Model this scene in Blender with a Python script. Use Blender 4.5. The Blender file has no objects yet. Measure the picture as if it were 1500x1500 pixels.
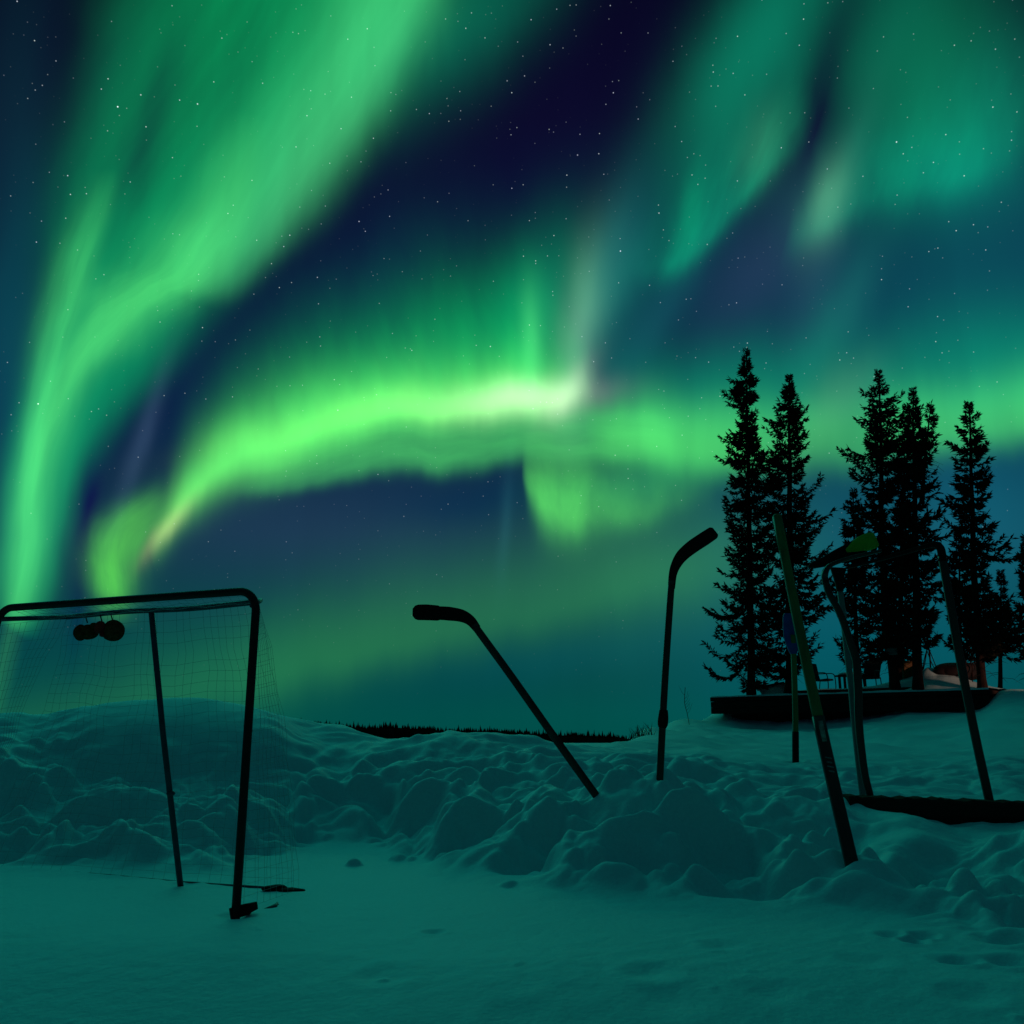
import bpy, bmesh, math, random
import numpy as np
from mathutils import Vector, Matrix

random.seed(7)
rng = np.random.default_rng(11)
SC = bpy.context.scene
COL = SC.collection

# ------------------------------------------------------------------ camera
F = 1350.0                                   # focal length, in units of a 1500 unit wide frame
PITCH = math.atan(330.0 / F)
SN, CS = math.sin(PITCH), math.cos(PITCH)
ZC = 0.65
cam_d = bpy.data.cameras.new("camera")
cam_d.sensor_width = 36.0
cam_d.lens = 36.0 * F / 1500.0
cam_d.clip_start = 0.05
cam_d.clip_end = 20000
cam = bpy.data.objects.new("camera", cam_d)
COL.objects.link(cam)
cam.location = (0, 0, ZC)
cam.rotation_euler = (math.radians(90) + PITCH, 0, 0)
SC.camera = cam
SC.view_settings.view_transform = 'Standard'
SC.view_settings.look = 'None'
SC.view_settings.exposure = 0
SC.view_settings.gamma = 1
SC.cycles.max_bounces = 4
SC.cycles.diffuse_bounces = 2
SC.cycles.use_denoising = True


def uv(px, py):
    """direction of a sight line as (east/north, up/north) slopes"""
    dy = F * CS - (750 - py) * SN
    return ((px - 750) / dy, (F * SN + (750 - py) * CS) / dy)


def at(px, py, Y):
    u, v = uv(px, py)
    return Vector((u * Y, Y, ZC + v * Y))


def lin(c):
    return tuple((x / 255 / 12.92 if x <= 10 else ((x / 255 + 0.055) / 1.055) ** 2.4) for x in c)


# ------------------------------------------------------------------ night sky with aurora
world = bpy.data.worlds.new("World")
SC.world = world
world.use_nodes = True
world.cycles.sampling_method = 'MANUAL'
world.cycles.sample_map_resolution = 256
NT = world.node_tree
NT.nodes.clear()


def nd(kind, **kw):
    n = NT.nodes.new(kind)
    for k, v in kw.items():
        setattr(n, k, v)
    return n


def wire(a, b):
    NT.links.new(a, b)


def setin(sock, val):
    if isinstance(val, bpy.types.NodeSocket):
        wire(val, sock)
    else:
        sock.default_value = val


def M(op, a, b=0.0, c=0.0, clamp=False):
    n = nd('ShaderNodeMath', operation=op, use_clamp=clamp)
    setin(n.inputs[0], a); setin(n.inputs[1], b); setin(n.inputs[2], c)
    return n.outputs[0]


def V(op, a, b=(0, 0, 0), c=(0, 0, 0)):
    n = nd('ShaderNodeVectorMath', operation=op)
    setin(n.inputs[0], a); setin(n.inputs[1], b)
    if op == 'MULTIPLY_ADD':
        setin(n.inputs[2], c)
    return n.outputs['Value'] if op in ('DOT_PRODUCT', 'LENGTH') else n.outputs['Vector']


def smooth(x, lo, hi):
    n = nd('ShaderNodeMapRange', interpolation_type='SMOOTHSTEP')
    setin(n.inputs[0], x)
    n.inputs[1].default_value = lo; n.inputs[2].default_value = hi
    n.inputs[3].default_value = 0; n.inputs[4].default_value = 1
    return n.outputs[0]


def fcurve(x, pts):
    n = nd('ShaderNodeFloatCurve')
    n.mapping.extend = 'HORIZONTAL'
    cv = n.mapping.curves[0]
    pts = sorted(pts)
    cv.points[0].location = pts[0]
    cv.points[1].location = pts[-1]
    for p in pts[1:-1]:
        cv.points.new(*p)
    for p in cv.points:
        p.handle_type = 'AUTO_CLAMPED'
    n.mapping.update()
    n.inputs[0].default_value = 1
    setin(n.inputs[1], x)
    return n.outputs[0]


def noise(vec, scale, detail=2.0, rough=0.5):
    n = nd('ShaderNodeTexNoise', noise_dimensions='3D')
    setin(n.inputs['Vector'], vec)
    n.inputs['Scale'].default_value = scale
    n.inputs['Detail'].default_value = detail
    n.inputs['Roughness'].default_value = rough
    return n


geo = nd('ShaderNodeTexCoord')
DIR = geo.outputs['Generated']
sep = nd('ShaderNodeSeparateXYZ')
wire(DIR, sep.inputs[0])
dx, dy, dz = sep.outputs
north = M('MAXIMUM', dy, 0.05)
U0 = M('DIVIDE', dx, north)
V0 = M('DIVIDE', dz, north)
cmb = nd('ShaderNodeCombineXYZ')
wire(U0, cmb.inputs[0]); wire(V0, cmb.inputs[1]); cmb.inputs[2].default_value = 1.0
P0 = cmb.outputs[0]
# drifting folds: bend the sheet of light a little
wn = noise(P0, 3.2, 2.0, 0.55)
wv = V('MULTIPLY_ADD', wn.outputs['Color'], (0.03, 0.03, 0.0), (-0.015, -0.015, 0.0))
P1 = V('ADD', P0, wv)
# finer wisps, drawn out along the field lines
fm = nd('ShaderNodeMapping')
wire(P0, fm.inputs[0])
fm.inputs['Rotation'].default_value = (0, 0, math.radians(24))
fm.inputs['Scale'].default_value = (13, 3.2, 1)
fw = noise(fm.outputs[0], 1.0, 3.0, 0.6)
P1 = V('ADD', P1, V('MULTIPLY_ADD', fw.outputs['Color'], (0.022, 0.026, 0.0), (-0.011, -0.013, 0.0)))
# fine ray structure
rm = nd('ShaderNodeMapping')
wire(P1, rm.inputs[0])
rm.inputs['Rotation'].default_value = (0, 0, math.radians(22))
rm.inputs['Scale'].default_value = (17, 1.5, 1)
rays = noise(rm.outputs[0], 1.0, 3.0, 0.55).outputs['Fac']

ACC = None
BANDS = []


def add_light(w, rgb):
    global ACC
    n = nd('ShaderNodeVectorMath', operation='SCALE')
    n.inputs[0].default_value = rgb
    wire(w, n.inputs['Scale'])
    ACC = n.outputs[0] if ACC is None else V('ADD', ACC, n.outputs[0])


def col(c, k=1.0):
    s = [abs(x) for x in c]
    l = lin(s)
    return tuple(math.copysign(a, b) * k for a, b in zip(l, c))


def blob(x, y, sa, sb, ang, c, k=1.0):
    """soft patch of light: centre, two sigmas, angle of the long axis"""
    u0, v0 = uv(x, y)
    a = math.radians(ang)
    u1, v1 = uv(x + sa * math.cos(a), y - sa * math.sin(a))
    u2, v2 = uv(x - sb * math.sin(a), y - sb * math.cos(a))
    A = math.hypot(u1 - u0, v1 - v0) * 1.414
    B = math.hypot(u2 - u0, v2 - v0) * 1.414
    t = math.atan2(v1 - v0, u1 - u0)
    ca, sa_ = math.cos(t), math.sin(t)
    a_ = V('DOT_PRODUCT', P1, (ca / A, sa_ / A, -(u0 * ca + v0 * sa_) / A))
    b_ = V('DOT_PRODUCT', P1, (-sa_ / B, ca / B, (u0 * sa_ - v0 * ca) / B))
    q = M('MULTIPLY_ADD', b_, b_, M('MULTIPLY', a_, a_))
    w = M('POWER', 0.36788, q)
    add_light(w, col(c, k))


def band(pts, c, k=1.0, streak=0.0, power=2.0, fil=None, axis=None):
    """curtain of light: pts = (x, y, width on the left of travel, width on the right, brightness)"""
    q = [uv(p[0], p[1]) for p in pts]
    o = q[0]
    L = math.hypot(q[-1][0] - o[0], q[-1][1] - o[1])
    e = ((q[-1][0] - o[0]) / L, (q[-1][1] - o[1]) / L)
    if axis:                                  # field lines lean: measure along a given axis instead of the chord
        e = axis
        L = (q[-1][0] - o[0]) * e[0] + (q[-1][1] - o[1]) * e[1]
    n = (-e[1], e[0])
    ss = [((a - o[0]) * e[0] + (b - o[1]) * e[1]) / L for a, b in q]
    cc = [(a - o[0]) * n[0] + (b - o[1]) * n[1] for a, b in q]
    c0, c1 = min(cc) - 0.02, max(cc) + 0.02
    wm = max(max(p[2], p[3]) for p in pts) / 1340.0
    s = V('DOT_PRODUCT', P1, (e[0] / L, e[1] / L, -(o[0] * e[0] + o[1] * e[1]) / L))
    t = V('DOT_PRODUCT', P1, (n[0], n[1], -(o[0] * n[0] + o[1] * n[1])))
    ctr = M('MULTIPLY_ADD', fcurve(s, [(a, (b - c0) / (c1 - c0)) for a, b in zip(ss, cc)]), c1 - c0, c0)
    d = M('SUBTRACT', t, ctr)
    wl = fcurve(s, [(a, p[2] / 1340.0 / wm) for a, p in zip(ss, pts)])
    wr = fcurve(s, [(a, p[3] / 1340.0 / wm) for a, p in zip(ss, pts)])
    side = M('GREATER_THAN', d, 0.0)
    mx = nd('ShaderNodeMix', data_type='FLOAT')
    wire(side, mx.inputs[0]); wire(wr, mx.inputs[2]); wire(wl, mx.inputs[3])
    w = M('MULTIPLY', mx.outputs[0], wm)
    r = M('ABSOLUTE', M('DIVIDE', d, w))
    g = M('POWER', 0.36788, M('POWER', r, power))
    I = fcurve(s, [(a, p[4]) for a, p in zip(ss, pts)])
    out = M('MULTIPLY', g, I)
    if streak:
        out = M('MULTIPLY', out, M('MULTIPLY_ADD', rays, 2 * streak, 1 - streak))
    if fil:
        fa, fb, amt = fil
        cx = nd('ShaderNodeCombineXYZ')
        wire(M('MULTIPLY', s, fa), cx.inputs[0]); wire(M('MULTIPLY', M('DIVIDE', d, wm), fb), cx.inputs[1])
        cx.inputs[2].default_value = pts[0][0] * 0.37
        fn = noise(cx.outputs[0], 1.0, 3.0, 0.6).outputs['Fac']
        out = M('MULTIPLY', out, M('MAXIMUM', M('MULTIPLY_ADD', fn, 2 * amt, 1 - amt), 0.0))
    BANDS.append((out, col(c, k)))


# --- air glow: dark navy overhead, blue-teal towards the horizon
vr = nd('ShaderNodeValToRGB')
wire(M('MULTIPLY', V0, 1.0, clamp=True), vr.inputs[0])
stops = [(0.0, (0, 74, 70)), (0.10, (5, 66, 71)), (0.22, (18, 53, 75)), (0.36, (11, 31, 67)),
         (0.55, (10, 17, 54)), (0.75, (11, 9, 42)), (1.0, (7, 6, 32))]
cr = vr.color_ramp
while len(cr.elements) < len(stops):
    cr.elements.new(0.5)
for el, (p, c) in zip(cr.elements, stops):
    el.position = p
    el.color = (*lin(c), 1)

# --- left curtain, falling from the zenith to the left horizon
band([(12, 935, 44, 34, .0), (22, 890, 50, 40, .55), (52, 760, 60, 50, .9), (94, 620, 70, 66, 1.0), (156, 480, 100, 108, 1.0), (236, 320, 160, 150, 1.0),
      (325, 170, 190, 180, .95), (430, 0, 250, 222, .9), (500, -140, 250, 230, .6), (560, -260, 250, 200, 0)], (0, 142, 76), 1.0, 0.12, 3.4, (3.0, 3.5, .28))
band([(290, 445, 60, 30, .0), (345, 385, 85, 38, .6), (405, 315, 95, 46, .9), (465, 220, 105, 56, 1.0), (525, 120, 105, 62, 1.0), (585, 10, 110, 66, .95),
      (640, -110, 100, 60, .6), (680, -180, 80, 60, 0)], (58, 160, 92), 1.0, 0.12, 2.2, (2.5, 2.0, .25))
band([(10, 930, 20, 20, .0), (22, 872, 30, 30, .6), (42, 760, 32, 32, .75), (70, 640, 30, 34, .75), (104, 555, 28, 30, .8), (156, 478, 40, 48, .9), (226, 425, 66, 52, .85),
      (286, 384, 70, 46, .72), (322, 315, 56, 42, .5), (352, 230, 46, 36, .2), (370, 170, 40, 30, 0)], (74, 176, 78), 0.95, 0.08, 2.0, (4.0, 2.5, .35))
band([(38, 790, 15, 16, .25), (56, 640, 22, 16, .7), (80, 520, 30, 18, .85), (106, 420, 34, 22, .8), (132, 330, 32, 20, .45), (155, 250, 28, 18, .0)],
     (62, 165, 78), 0.85, 0.0, 2.0, (4.0, 2.5, .35))
blob(222, 165, 130, 22, 70, (0, -92, -42), 0.9)
blob(200, 255, 45, 26, 68, (0, -70, -34), 0.8)
blob(330, 120, 130, 24, 62, (0, -62, -28), 0.9)
blob(165, 120, 130, 34, 68, (0, 60, 40), 0.8)
blob(20, 200, 220, 45, 86, (0, 36, 34), 0.8)
blob(12, 520, 160, 30, 86, (0, 62, 58), 0.8)
blob(690, 30, 120, 46, 46, (0, 92, 66), 0.9)

# --- main arc
band([(222, 822, 12, 20, .0), (250, 775, 24, 22, .6), (292, 718, 44, 32, .95), (350, 674, 56, 36, 1.0), (432, 641, 62, 34, 1.0), (530, 618, 64, 27, 1.0),
      (640, 607, 64, 22, 1.0), (740, 600, 64, 21, .95), (810, 592, 58, 22, .65), (872, 570, 46, 24, .0)], (112, 232, 92), 0.82, 0.10, 1.7, (9.0, .6, .22))
band([(255, 765, 30, 26, .0), (305, 700, 64, 30, .55), (400, 648, 104, 32, .85), (520, 614, 130, 32, 1.0), (640, 594, 148, 30, 1.0), (740, 582, 165, 30, 1.0),
      (830, 565, 165, 40, .6), (880, 550, 130, 40, .0)], (0, 166, 62), 0.9, 0.2, 1.8, (12.0, .5, .4))
band([(330, 714, 22, 24, .0), (440, 686, 34, 30, .7), (560, 662, 40, 35, .95), (700, 650, 42, 36, 1.0), (830, 642, 44, 38, .95), (930, 647, 48, 40, .7), (1010, 657, 44, 40, .0)],
     (58, 160, 66), 1.0, 0.1, 3.4, (5.0, 1.6, .35))
blob(775, 590, 62, 17, 6, (196, 176, 172), 0.75)
blob(832, 578, 34, 13, 52, (150, 130, 130), 0.6)
blob(680, 592, 90, 16, 5, (120, 120, 90), 0.55)
blob(500, 612, 120, 16, 14, (66, 90, 20), 0.6)
# tail of the arc, left
band([(158, 925, 26, 26, .0), (160, 885, 30, 30, .55), (157, 850, 30, 36, 1.0), (154, 815, 28, 44, .85), (162, 782, 26, 50, .62), (184, 758, 26, 46, .45), (212, 735, 24, 40, .25), (236, 712, 24, 36, .06), (262, 690, 24, 30, .0)],
     (78, 186, 46), 0.95, 0.0, 1.8, (3.0, 2.5, .4))
blob(205, 785, 48, 24, 42, (70, 160, 24), 0.6)
blob(248, 782, 34, 9, 50, (150, 120, 90), 0.75)
blob(208, 640, 75, 10, 72, (46, 62, 82), 0.6)
blob(122, 800, 90, 10, 82, (-10, -62, -20), 0.8)
# rays above the arc
blob(784, 515, 56, 12, 88, (66, 165, 84), 0.7)
blob(760, 540, 40, 16, 80, (30, 120, 50), 0.5)
blob(848, 490, 80, 18, 84, (92, 132, 96), 0.75)
blob(872, 440, 90, 22, 78, (40, 92, 76), 0.7)
blob(800, 420, 70, 40, 78, (0, 110, 62), 0.8)
blob(905, 400, 90, 28, 76, (10, 82, 74), 0.8)
blob(740, 470, 110, 50, 20, (0, 84, 48), 0.7)
blob(960, 470, 90, 20, 60, (10, 62, 62), 0.6)

# --- right half of the arc
band([(860, 640, 50, 30, .0), (930, 640, 56, 36, .7), (1000, 650, 66, 44, 1.0), (1070, 655, 66, 42, .95), (1160, 640, 60, 50, .6), (1260, 650, 66, 40, .55),
      (1350, 635, 70, 40, .75), (1440, 625, 66, 42, .75), (1540, 605, 70, 44, .8), (1650, 570, 80, 50, .5), (1760, 540, 80, 50, 0)], (72, 196, 76), 0.9, 0.12, 2.4)
band([(880, 600, 60, 50, .0), (1000, 600, 70, 60, .6), (1150, 590, 80, 60, .75), (1300, 580, 90, 60, .75), (1450, 570, 110, 60, .8), (1600, 540, 110, 60, .6), (1760, 500, 100, 60, 0)],
     (0, 122, 74), 0.9, 0.15)
blob(1225, 590, 50, 26, 50, (70, 105, 66), 0.5)
band([(762, 700, 30, 10, .0), (782, 722, 46, 30, .75), (808, 744, 62, 34, 1.0), (838, 752, 66, 34, 1.0), (872, 748, 66, 34, .6), (925, 750, 70, 24, .42),
      (990, 728, 60, 26, .22), (1060, 720, 50, 26, .0)], (84, 204, 72), 0.85, 0.15, 1.8, (7.0, 1.0, .4))
blob(830, 700, 30, 22, 20, (40, 130, 40), 0.5)
blob(945, 705, 70, 26, 10, (0, 104, 56), 0.6)
blob(740, 760, 50, 7, 88, (20, 60, 62), 0.5)
blob(700, 735, 90, 22, 4, (-16, -24, 10), 0.6)
blob(1060, 770, 110, 34, 0, (-12, -30, 0), 0.4)

# --- low diffuse band over the lake
band([(330, 1010, 60, 40, .5), (430, 975, 80, 42, .85), (540, 945, 90, 42, 1.0), (660, 915, 100, 44, .95), (800, 880, 100, 46, .85), (920, 850, 95, 50, .9), (1030, 825, 90, 60, .75),
      (1150, 800, 80, 60, .3), (1250, 780, 80, 60, 0)], (36, 100, 30), 0.8, 0.05)
blob(330, 990, 110, 60, 0, (10, 62, 20), 0.7)
blob(960, 840, 110, 80, 20, (26, 84, 36), 0.5)
blob(1250, 950, 190, 80, 0, (0, 66, 88), 0.5)
blob(1200, 780, 120, 90, 0, (0, 76, 76), 0.6)
blob(1460, 760, 120, 90, 0, (0, 82, 92), 0.7)
blob(460, 780, 170, 60, 0, (24, 26, 44), 0.6)
blob(820, 960, 150, 26, 8, (0, 38, 56), 0.35)
blob(880, 1050, 260, 26, 0, (0, 42, 30), 0.4)

# --- right curtains
blob(1150, 20, 150, 50, 62, (0, 112, 80), 0.56)
band([(900, 400, 120, 44, .0), (955, 388, 150, 40, .35), (1002, 376, 170, 36, .85), (1034, 350, 170, 38, .8), (1066, 316, 170, 42, .65), (1104, 276, 160, 46, .85), (1138, 240, 130, 50, .6),
      (1170, 214, 120, 50, .2), (1200, 190, 120, 50, .0)], (0, 124, 82), 0.92, 0.2, 1.8, (7.0, .8, .6), (0.94, -0.34))
band([(1150, 350, 90, 36, .0), (1185, 338, 95, 36, .42), (1212, 326, 105, 38, .6), (1250, 300, 130, 44, .52), (1300, 276, 160, 50, .6), (1380, 258, 180, 56, .62), (1440, 236, 190, 60, .5), (1500, 200, 190, 60, .25), (1580, 150, 160, 60, 0)],
     (0, 124, 82), 0.92, 0.2, 1.8, (8.0, .8, .6), (0.94, -0.34))
blob(1115, 60, 110, 45, 66, (0, 84, 62), 0.7)
blob(1045, 170, 110, 48, 68, (0, 92, 62), 0.55)
blob(1120, 222, 42, 22, 74, (44, 98, 66), 0.6)
blob(1012, 320, 44, 12, 80, (0, 92, 52), 0.5)
blob(1212, 300, 44, 17, 70, (84, 132, 92), 0.6)
blob(1195, 290, 60, 34, 66, (24, 74, 60), 0.6)
blob(1255, 225, 80, 16, 72, (20, 78, 60), 0.5)
blob(1370, 110, 120, 70, 70, (0, 130, 78), 0.42)
blob(1310, 30, 120, 50, 70, (0, 108, 76), 0.45)
blob(1440, 190, 100, 55, 70, (0, 92, 68), 0.46)
blob(1390, 250, 80, 40, 0, (0, 72, 62), 0.6)
blob(1212, 120, 110, 20, 74, (0, -62, -36), 0.6)
blob(1190, 190, 50, 16, 80, (0, -50, -30), 0.4)
blob(1225, 460, 80, 24, 62, (18, 84, 66), 0.7)
blob(1190, 420, 60, 20, 66, (26, 44, 52), 0.5)
blob(1110, 400, 70, 40, 50, (34, 34, 56), 0.6)
blob(1300, 420, 260, 110, 0, (0, 58, 66), 0.7)
blob(1480, 300, 100, 160, 0, (0, 62, 60), 0.7)
blob(1450, 520, 120, 60, 0, (0, 80, 54), 0.7)
blob(1000, 560, 160, 40, 10, (0, 92, 60), 0.5)
blob(650, 540, 220, 60, 8, (0, 60, 40), 0.4)
blob(560, 420, 120, 60, 30, (0, 20, 44), 0.5)

for w_, c_ in BANDS:
    add_light(w_, c_)
ACC = V('ADD', vr.outputs[0], ACC)
sky_front = V('MAXIMUM', ACC, (0.0003, 0.0006, 0.002))
# faint mottled texture of the glow
mott = M('MULTIPLY_ADD', rays, 0.14, 0.93)
sc_n = nd('ShaderNodeVectorMath', operation='SCALE')
wire(sky_front, sc_n.inputs[0]); wire(mott, sc_n.inputs['Scale'])
sky_front = sc_n.outputs[0]

# --- the rest of the dome: aurora haze overhead, dark navy to the south
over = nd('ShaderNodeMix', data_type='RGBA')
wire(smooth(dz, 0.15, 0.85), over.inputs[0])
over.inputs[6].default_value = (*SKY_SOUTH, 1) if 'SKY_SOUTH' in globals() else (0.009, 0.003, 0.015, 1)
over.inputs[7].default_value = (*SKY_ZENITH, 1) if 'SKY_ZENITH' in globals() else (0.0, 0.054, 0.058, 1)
ns = M('MULTIPLY', smooth(dy, 0.25, 0.60), M('SUBTRACT', 1.0, smooth(V0, 1.1, 1.9)))
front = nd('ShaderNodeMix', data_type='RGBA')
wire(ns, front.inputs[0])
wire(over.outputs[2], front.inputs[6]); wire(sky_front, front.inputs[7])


# --- stars
def stars(scale, rad, keep, gain):
    vo = nd('ShaderNodeTexVoronoi', feature='F1', voronoi_dimensions='3D')
    wire(DIR, vo.inputs['Vector'])
    vo.inputs['Scale'].default_value = scale
    sp = nd('ShaderNodeSeparateColor')
    wire(vo.outputs['Color'], sp.inputs[0])
    k = M('MULTIPLY', M('SUBTRACT', sp.outputs[0], keep), 1.0 / (1 - keep), clamp=True)
    k = M('POWER', k, 3.0)
    r = M('DIVIDE', vo.outputs['Distance'], rad * scale)
    g = M('POWER', 0.36788, M('MULTIPLY', r, r))
    b = M('MULTIPLY', M('MULTIPLY', g, k), gain)
    tint = nd('ShaderNodeMix', data_type='RGBA')
    wire(sp.outputs[1], tint.inputs[0])
    tint.inputs[6].default_value = (0.75, 0.8, 1.0, 1)
    tint.inputs[7].default_value = (0.85, 1.0, 0.92, 1)
    return V('MULTIPLY', b, tint.outputs[2])


st = V('ADD', stars(160.0, 0.00038, 0.10, 1.2), stars(44.0, 0.00046, 0.45, 2.8))
st = V('MULTIPLY', st, smooth(dz, 0.0, 0.5))
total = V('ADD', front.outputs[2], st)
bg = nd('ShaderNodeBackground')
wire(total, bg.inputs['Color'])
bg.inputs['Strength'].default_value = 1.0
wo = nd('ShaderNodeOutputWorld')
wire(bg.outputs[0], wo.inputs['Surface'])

# ------------------------------------------------------------------ lamps
# the glow of the aurora itself, weak and broad, from the upper left of the picture
sl = bpy.data.lights.new("aurora_sun", 'SUN')
sl.energy = 0.295
sl.angle = math.radians(48)
sl.color = (0.01, 1.0, 0.80)
so = bpy.data.objects.new("aurora_sun", sl)
COL.objects.link(so)
so.rotation_euler = Vector((0.30, -0.80, -0.50)).to_track_quat('-Z', 'Y').to_euler()


# ------------------------------------------------------------------ materials
def mat(name, base, rough=0.7, nscale=0.0, namp=0.3, bump=0.0, metal=0.0, stretch=(1, 1, 1), spec=0.3):
    m = bpy.data.materials.new(name)
    m.use_nodes = True
    nt = m.node_tree
    b = nt.nodes['Principled BSDF']
    b.inputs['Base Color'].default_value = (*base, 1)
    b.inputs['Roughness'].default_value = rough
    b.inputs['Metallic'].default_value = metal
    b.inputs['Specular IOR Level'].default_value = spec
    if nscale:
        tc = nt.nodes.new('ShaderNodeTexCoord')
        mp = nt.nodes.new('ShaderNodeMapping')
        mp.inputs['Scale'].default_value = stretch
        nt.links.new(tc.outputs['Object'], mp.inputs[0])
        nz = nt.nodes.new('ShaderNodeTexNoise')
        nz.inputs['Scale'].default_value = nscale
        nz.inputs['Detail'].default_value = 4
        nt.links.new(mp.outputs[0], nz.inputs['Vector'])
        mr = nt.nodes.new('ShaderNodeMapRange')
        mr.inputs[1].default_value = 0.3; mr.inputs[2].default_value = 0.7
        mr.inputs[3].default_value = 1 - namp; mr.inputs[4].default_value = 1 + namp
        nt.links.new(nz.outputs['Fac'], mr.inputs[0])
        mx = nt.nodes.new('ShaderNodeVectorMath'); mx.operation = 'MULTIPLY'
        mx.inputs[0].default_value = base
        nt.links.new(mr.outputs[0], mx.inputs[1])
        nt.links.new(mx.outputs[0], b.inputs['Base Color'])
        if bump:
            bp = nt.nodes.new('ShaderNodeBump')
            bp.inputs['Strength'].default_value = bump
            bp.inputs['Distance'].default_value = 0.02
            nt.links.new(nz.outputs['Fac'], bp.inputs['Height'])
            nt.links.new(bp.outputs[0], b.inputs['Normal'])
    return m


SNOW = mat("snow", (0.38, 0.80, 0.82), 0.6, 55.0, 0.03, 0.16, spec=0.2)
FOREST = mat("forest", (0.010, 0.014, 0.012), 0.9, 0.2, 0.3, spec=0.0)
HILL = mat("hill", (0.010, 0.014, 0.012), 0.9, 0.05, 0.3, spec=0.0)
BARK = mat("bark", (0.016, 0.013, 0.010), 0.9, 14.0, 0.4, 0.6, stretch=(1, 1, 0.2), spec=0.05)
NEEDLE = mat("needles", (0.009, 0.014, 0.009), 0.85, 3.0, 0.4, spec=0.05)
DARKWOOD = mat("dark_wood", (0.020, 0.017, 0.014), 0.8, 6.0, 0.4, 0.3, stretch=(0.3, 1, 4), spec=0.05)
STEEL = mat("painted_steel", (0.014, 0.006, 0.006), 0.55, 20.0, 0.3, 0.1)
STEELB = mat("blue_steel", (0.035, 0.05, 0.075), 0.5, 20.0, 0.3, 0.1)
NETM = mat("net_cord", (0.42, 0.46, 0.46), 0.9, 30.0, 0.2)
BLACK = mat("black_tape", (0.008, 0.008, 0.008), 0.75, 60.0, 0.3, 0.2, spec=0.1)
STICKW = mat("stick_wood", (0.020, 0.017, 0.012), 0.38, 24.0, 0.45, 0.15, stretch=(1, 1, 0.15), spec=0.45)
OLIVE = mat("olive_shaft", (0.07, 0.13, 0.035), 0.5, 18.0, 0.35, 0.1, stretch=(1, 1, 0.2))
GREENT = mat("green_plastic", (0.16, 0.40, 0.02), 0.5, 12.0, 0.2)
PALE = mat("pale_metal", (0.13, 0.17, 0.165), 0.4, 15.0, 0.25, 0.05, stretch=(1, 1, 0.2))
BLUEP = mat("blue_plastic", (0.02, 0.05, 0.25), 0.5, 14.0, 0.3)
STICKER = mat("sticker", (0.20, 0.20, 0.17), 0.6, 50.0, 0.6)
REDP = mat("red_fabric", (0.65, 0.02, 0.015), 0.9, 30.0, 0.3, 0.3)
PLUSH = mat("dark_plush", (0.22, 0.045, 0.02), 0.95, 60.0, 0.4, 0.6, spec=0.0)
FABRIC = mat("chair_fabric", (0.020, 0.020, 0.018), 0.9, 40.0, 0.3)
YELLOW = mat("ochre_plastic", (0.10, 0.08, 0.012), 0.6, 12.0, 0.3)
MESHP = mat("pale_mesh", (0.45, 0.55, 0.52), 0.9, 26.0, 0.7, stretch=(3, 1, 0.6))
GREYB = mat("grey_box", (0.12, 0.15, 0.15), 0.7, 12.0, 0.2)
TARP = mat("dark_tarp", (0.012, 0.012, 0.012), 0.8, 8.0, 0.4, 0.5)
DRYG = mat("dry_stem", (0.06, 0.07, 0.05), 0.9, 30.0, 0.3)


# ------------------------------------------------------------------ object helpers
def tag(o, label, cat, group=None):
    o['label'] = label
    o['category'] = cat
    if group:
        o['group'] = group
    return o


def empty(name, loc, label, cat, group=None):
    o = bpy.data.objects.new(name, None)
    o.empty_display_size = 0.1
    COL.objects.link(o)
    o.location = loc
    return tag(o, label, cat, group)


def mesh_obj(name, verts, faces, m, parent=None, smooth=False):
    """verts are world coordinates; a child is stored relative to its parent"""
    off = Vector((0, 0, 0))
    p = parent
    while p is not None:
        off = off + Vector(p.location)
        p = p.parent
    me = bpy.data.meshes.new(name)
    va = np.asarray([tuple(v) for v in verts] if not isinstance(verts, np.ndarray) else verts, dtype=np.float64)
    va = va - np.array(off)
    me.from_pydata(va.tolist() if len(va) < 300000 else va, [], faces if isinstance(faces, list) else faces.tolist())
    me.materials.append(m)
    if smooth:
        me.polygons.foreach_set('use_smooth', np.ones(len(me.polygons), dtype=bool))
    me.update()
    o = bpy.data.objects.new(name, me)
    COL.objects.link(o)
    if parent is not None:
        o.parent = parent
    return o


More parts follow.
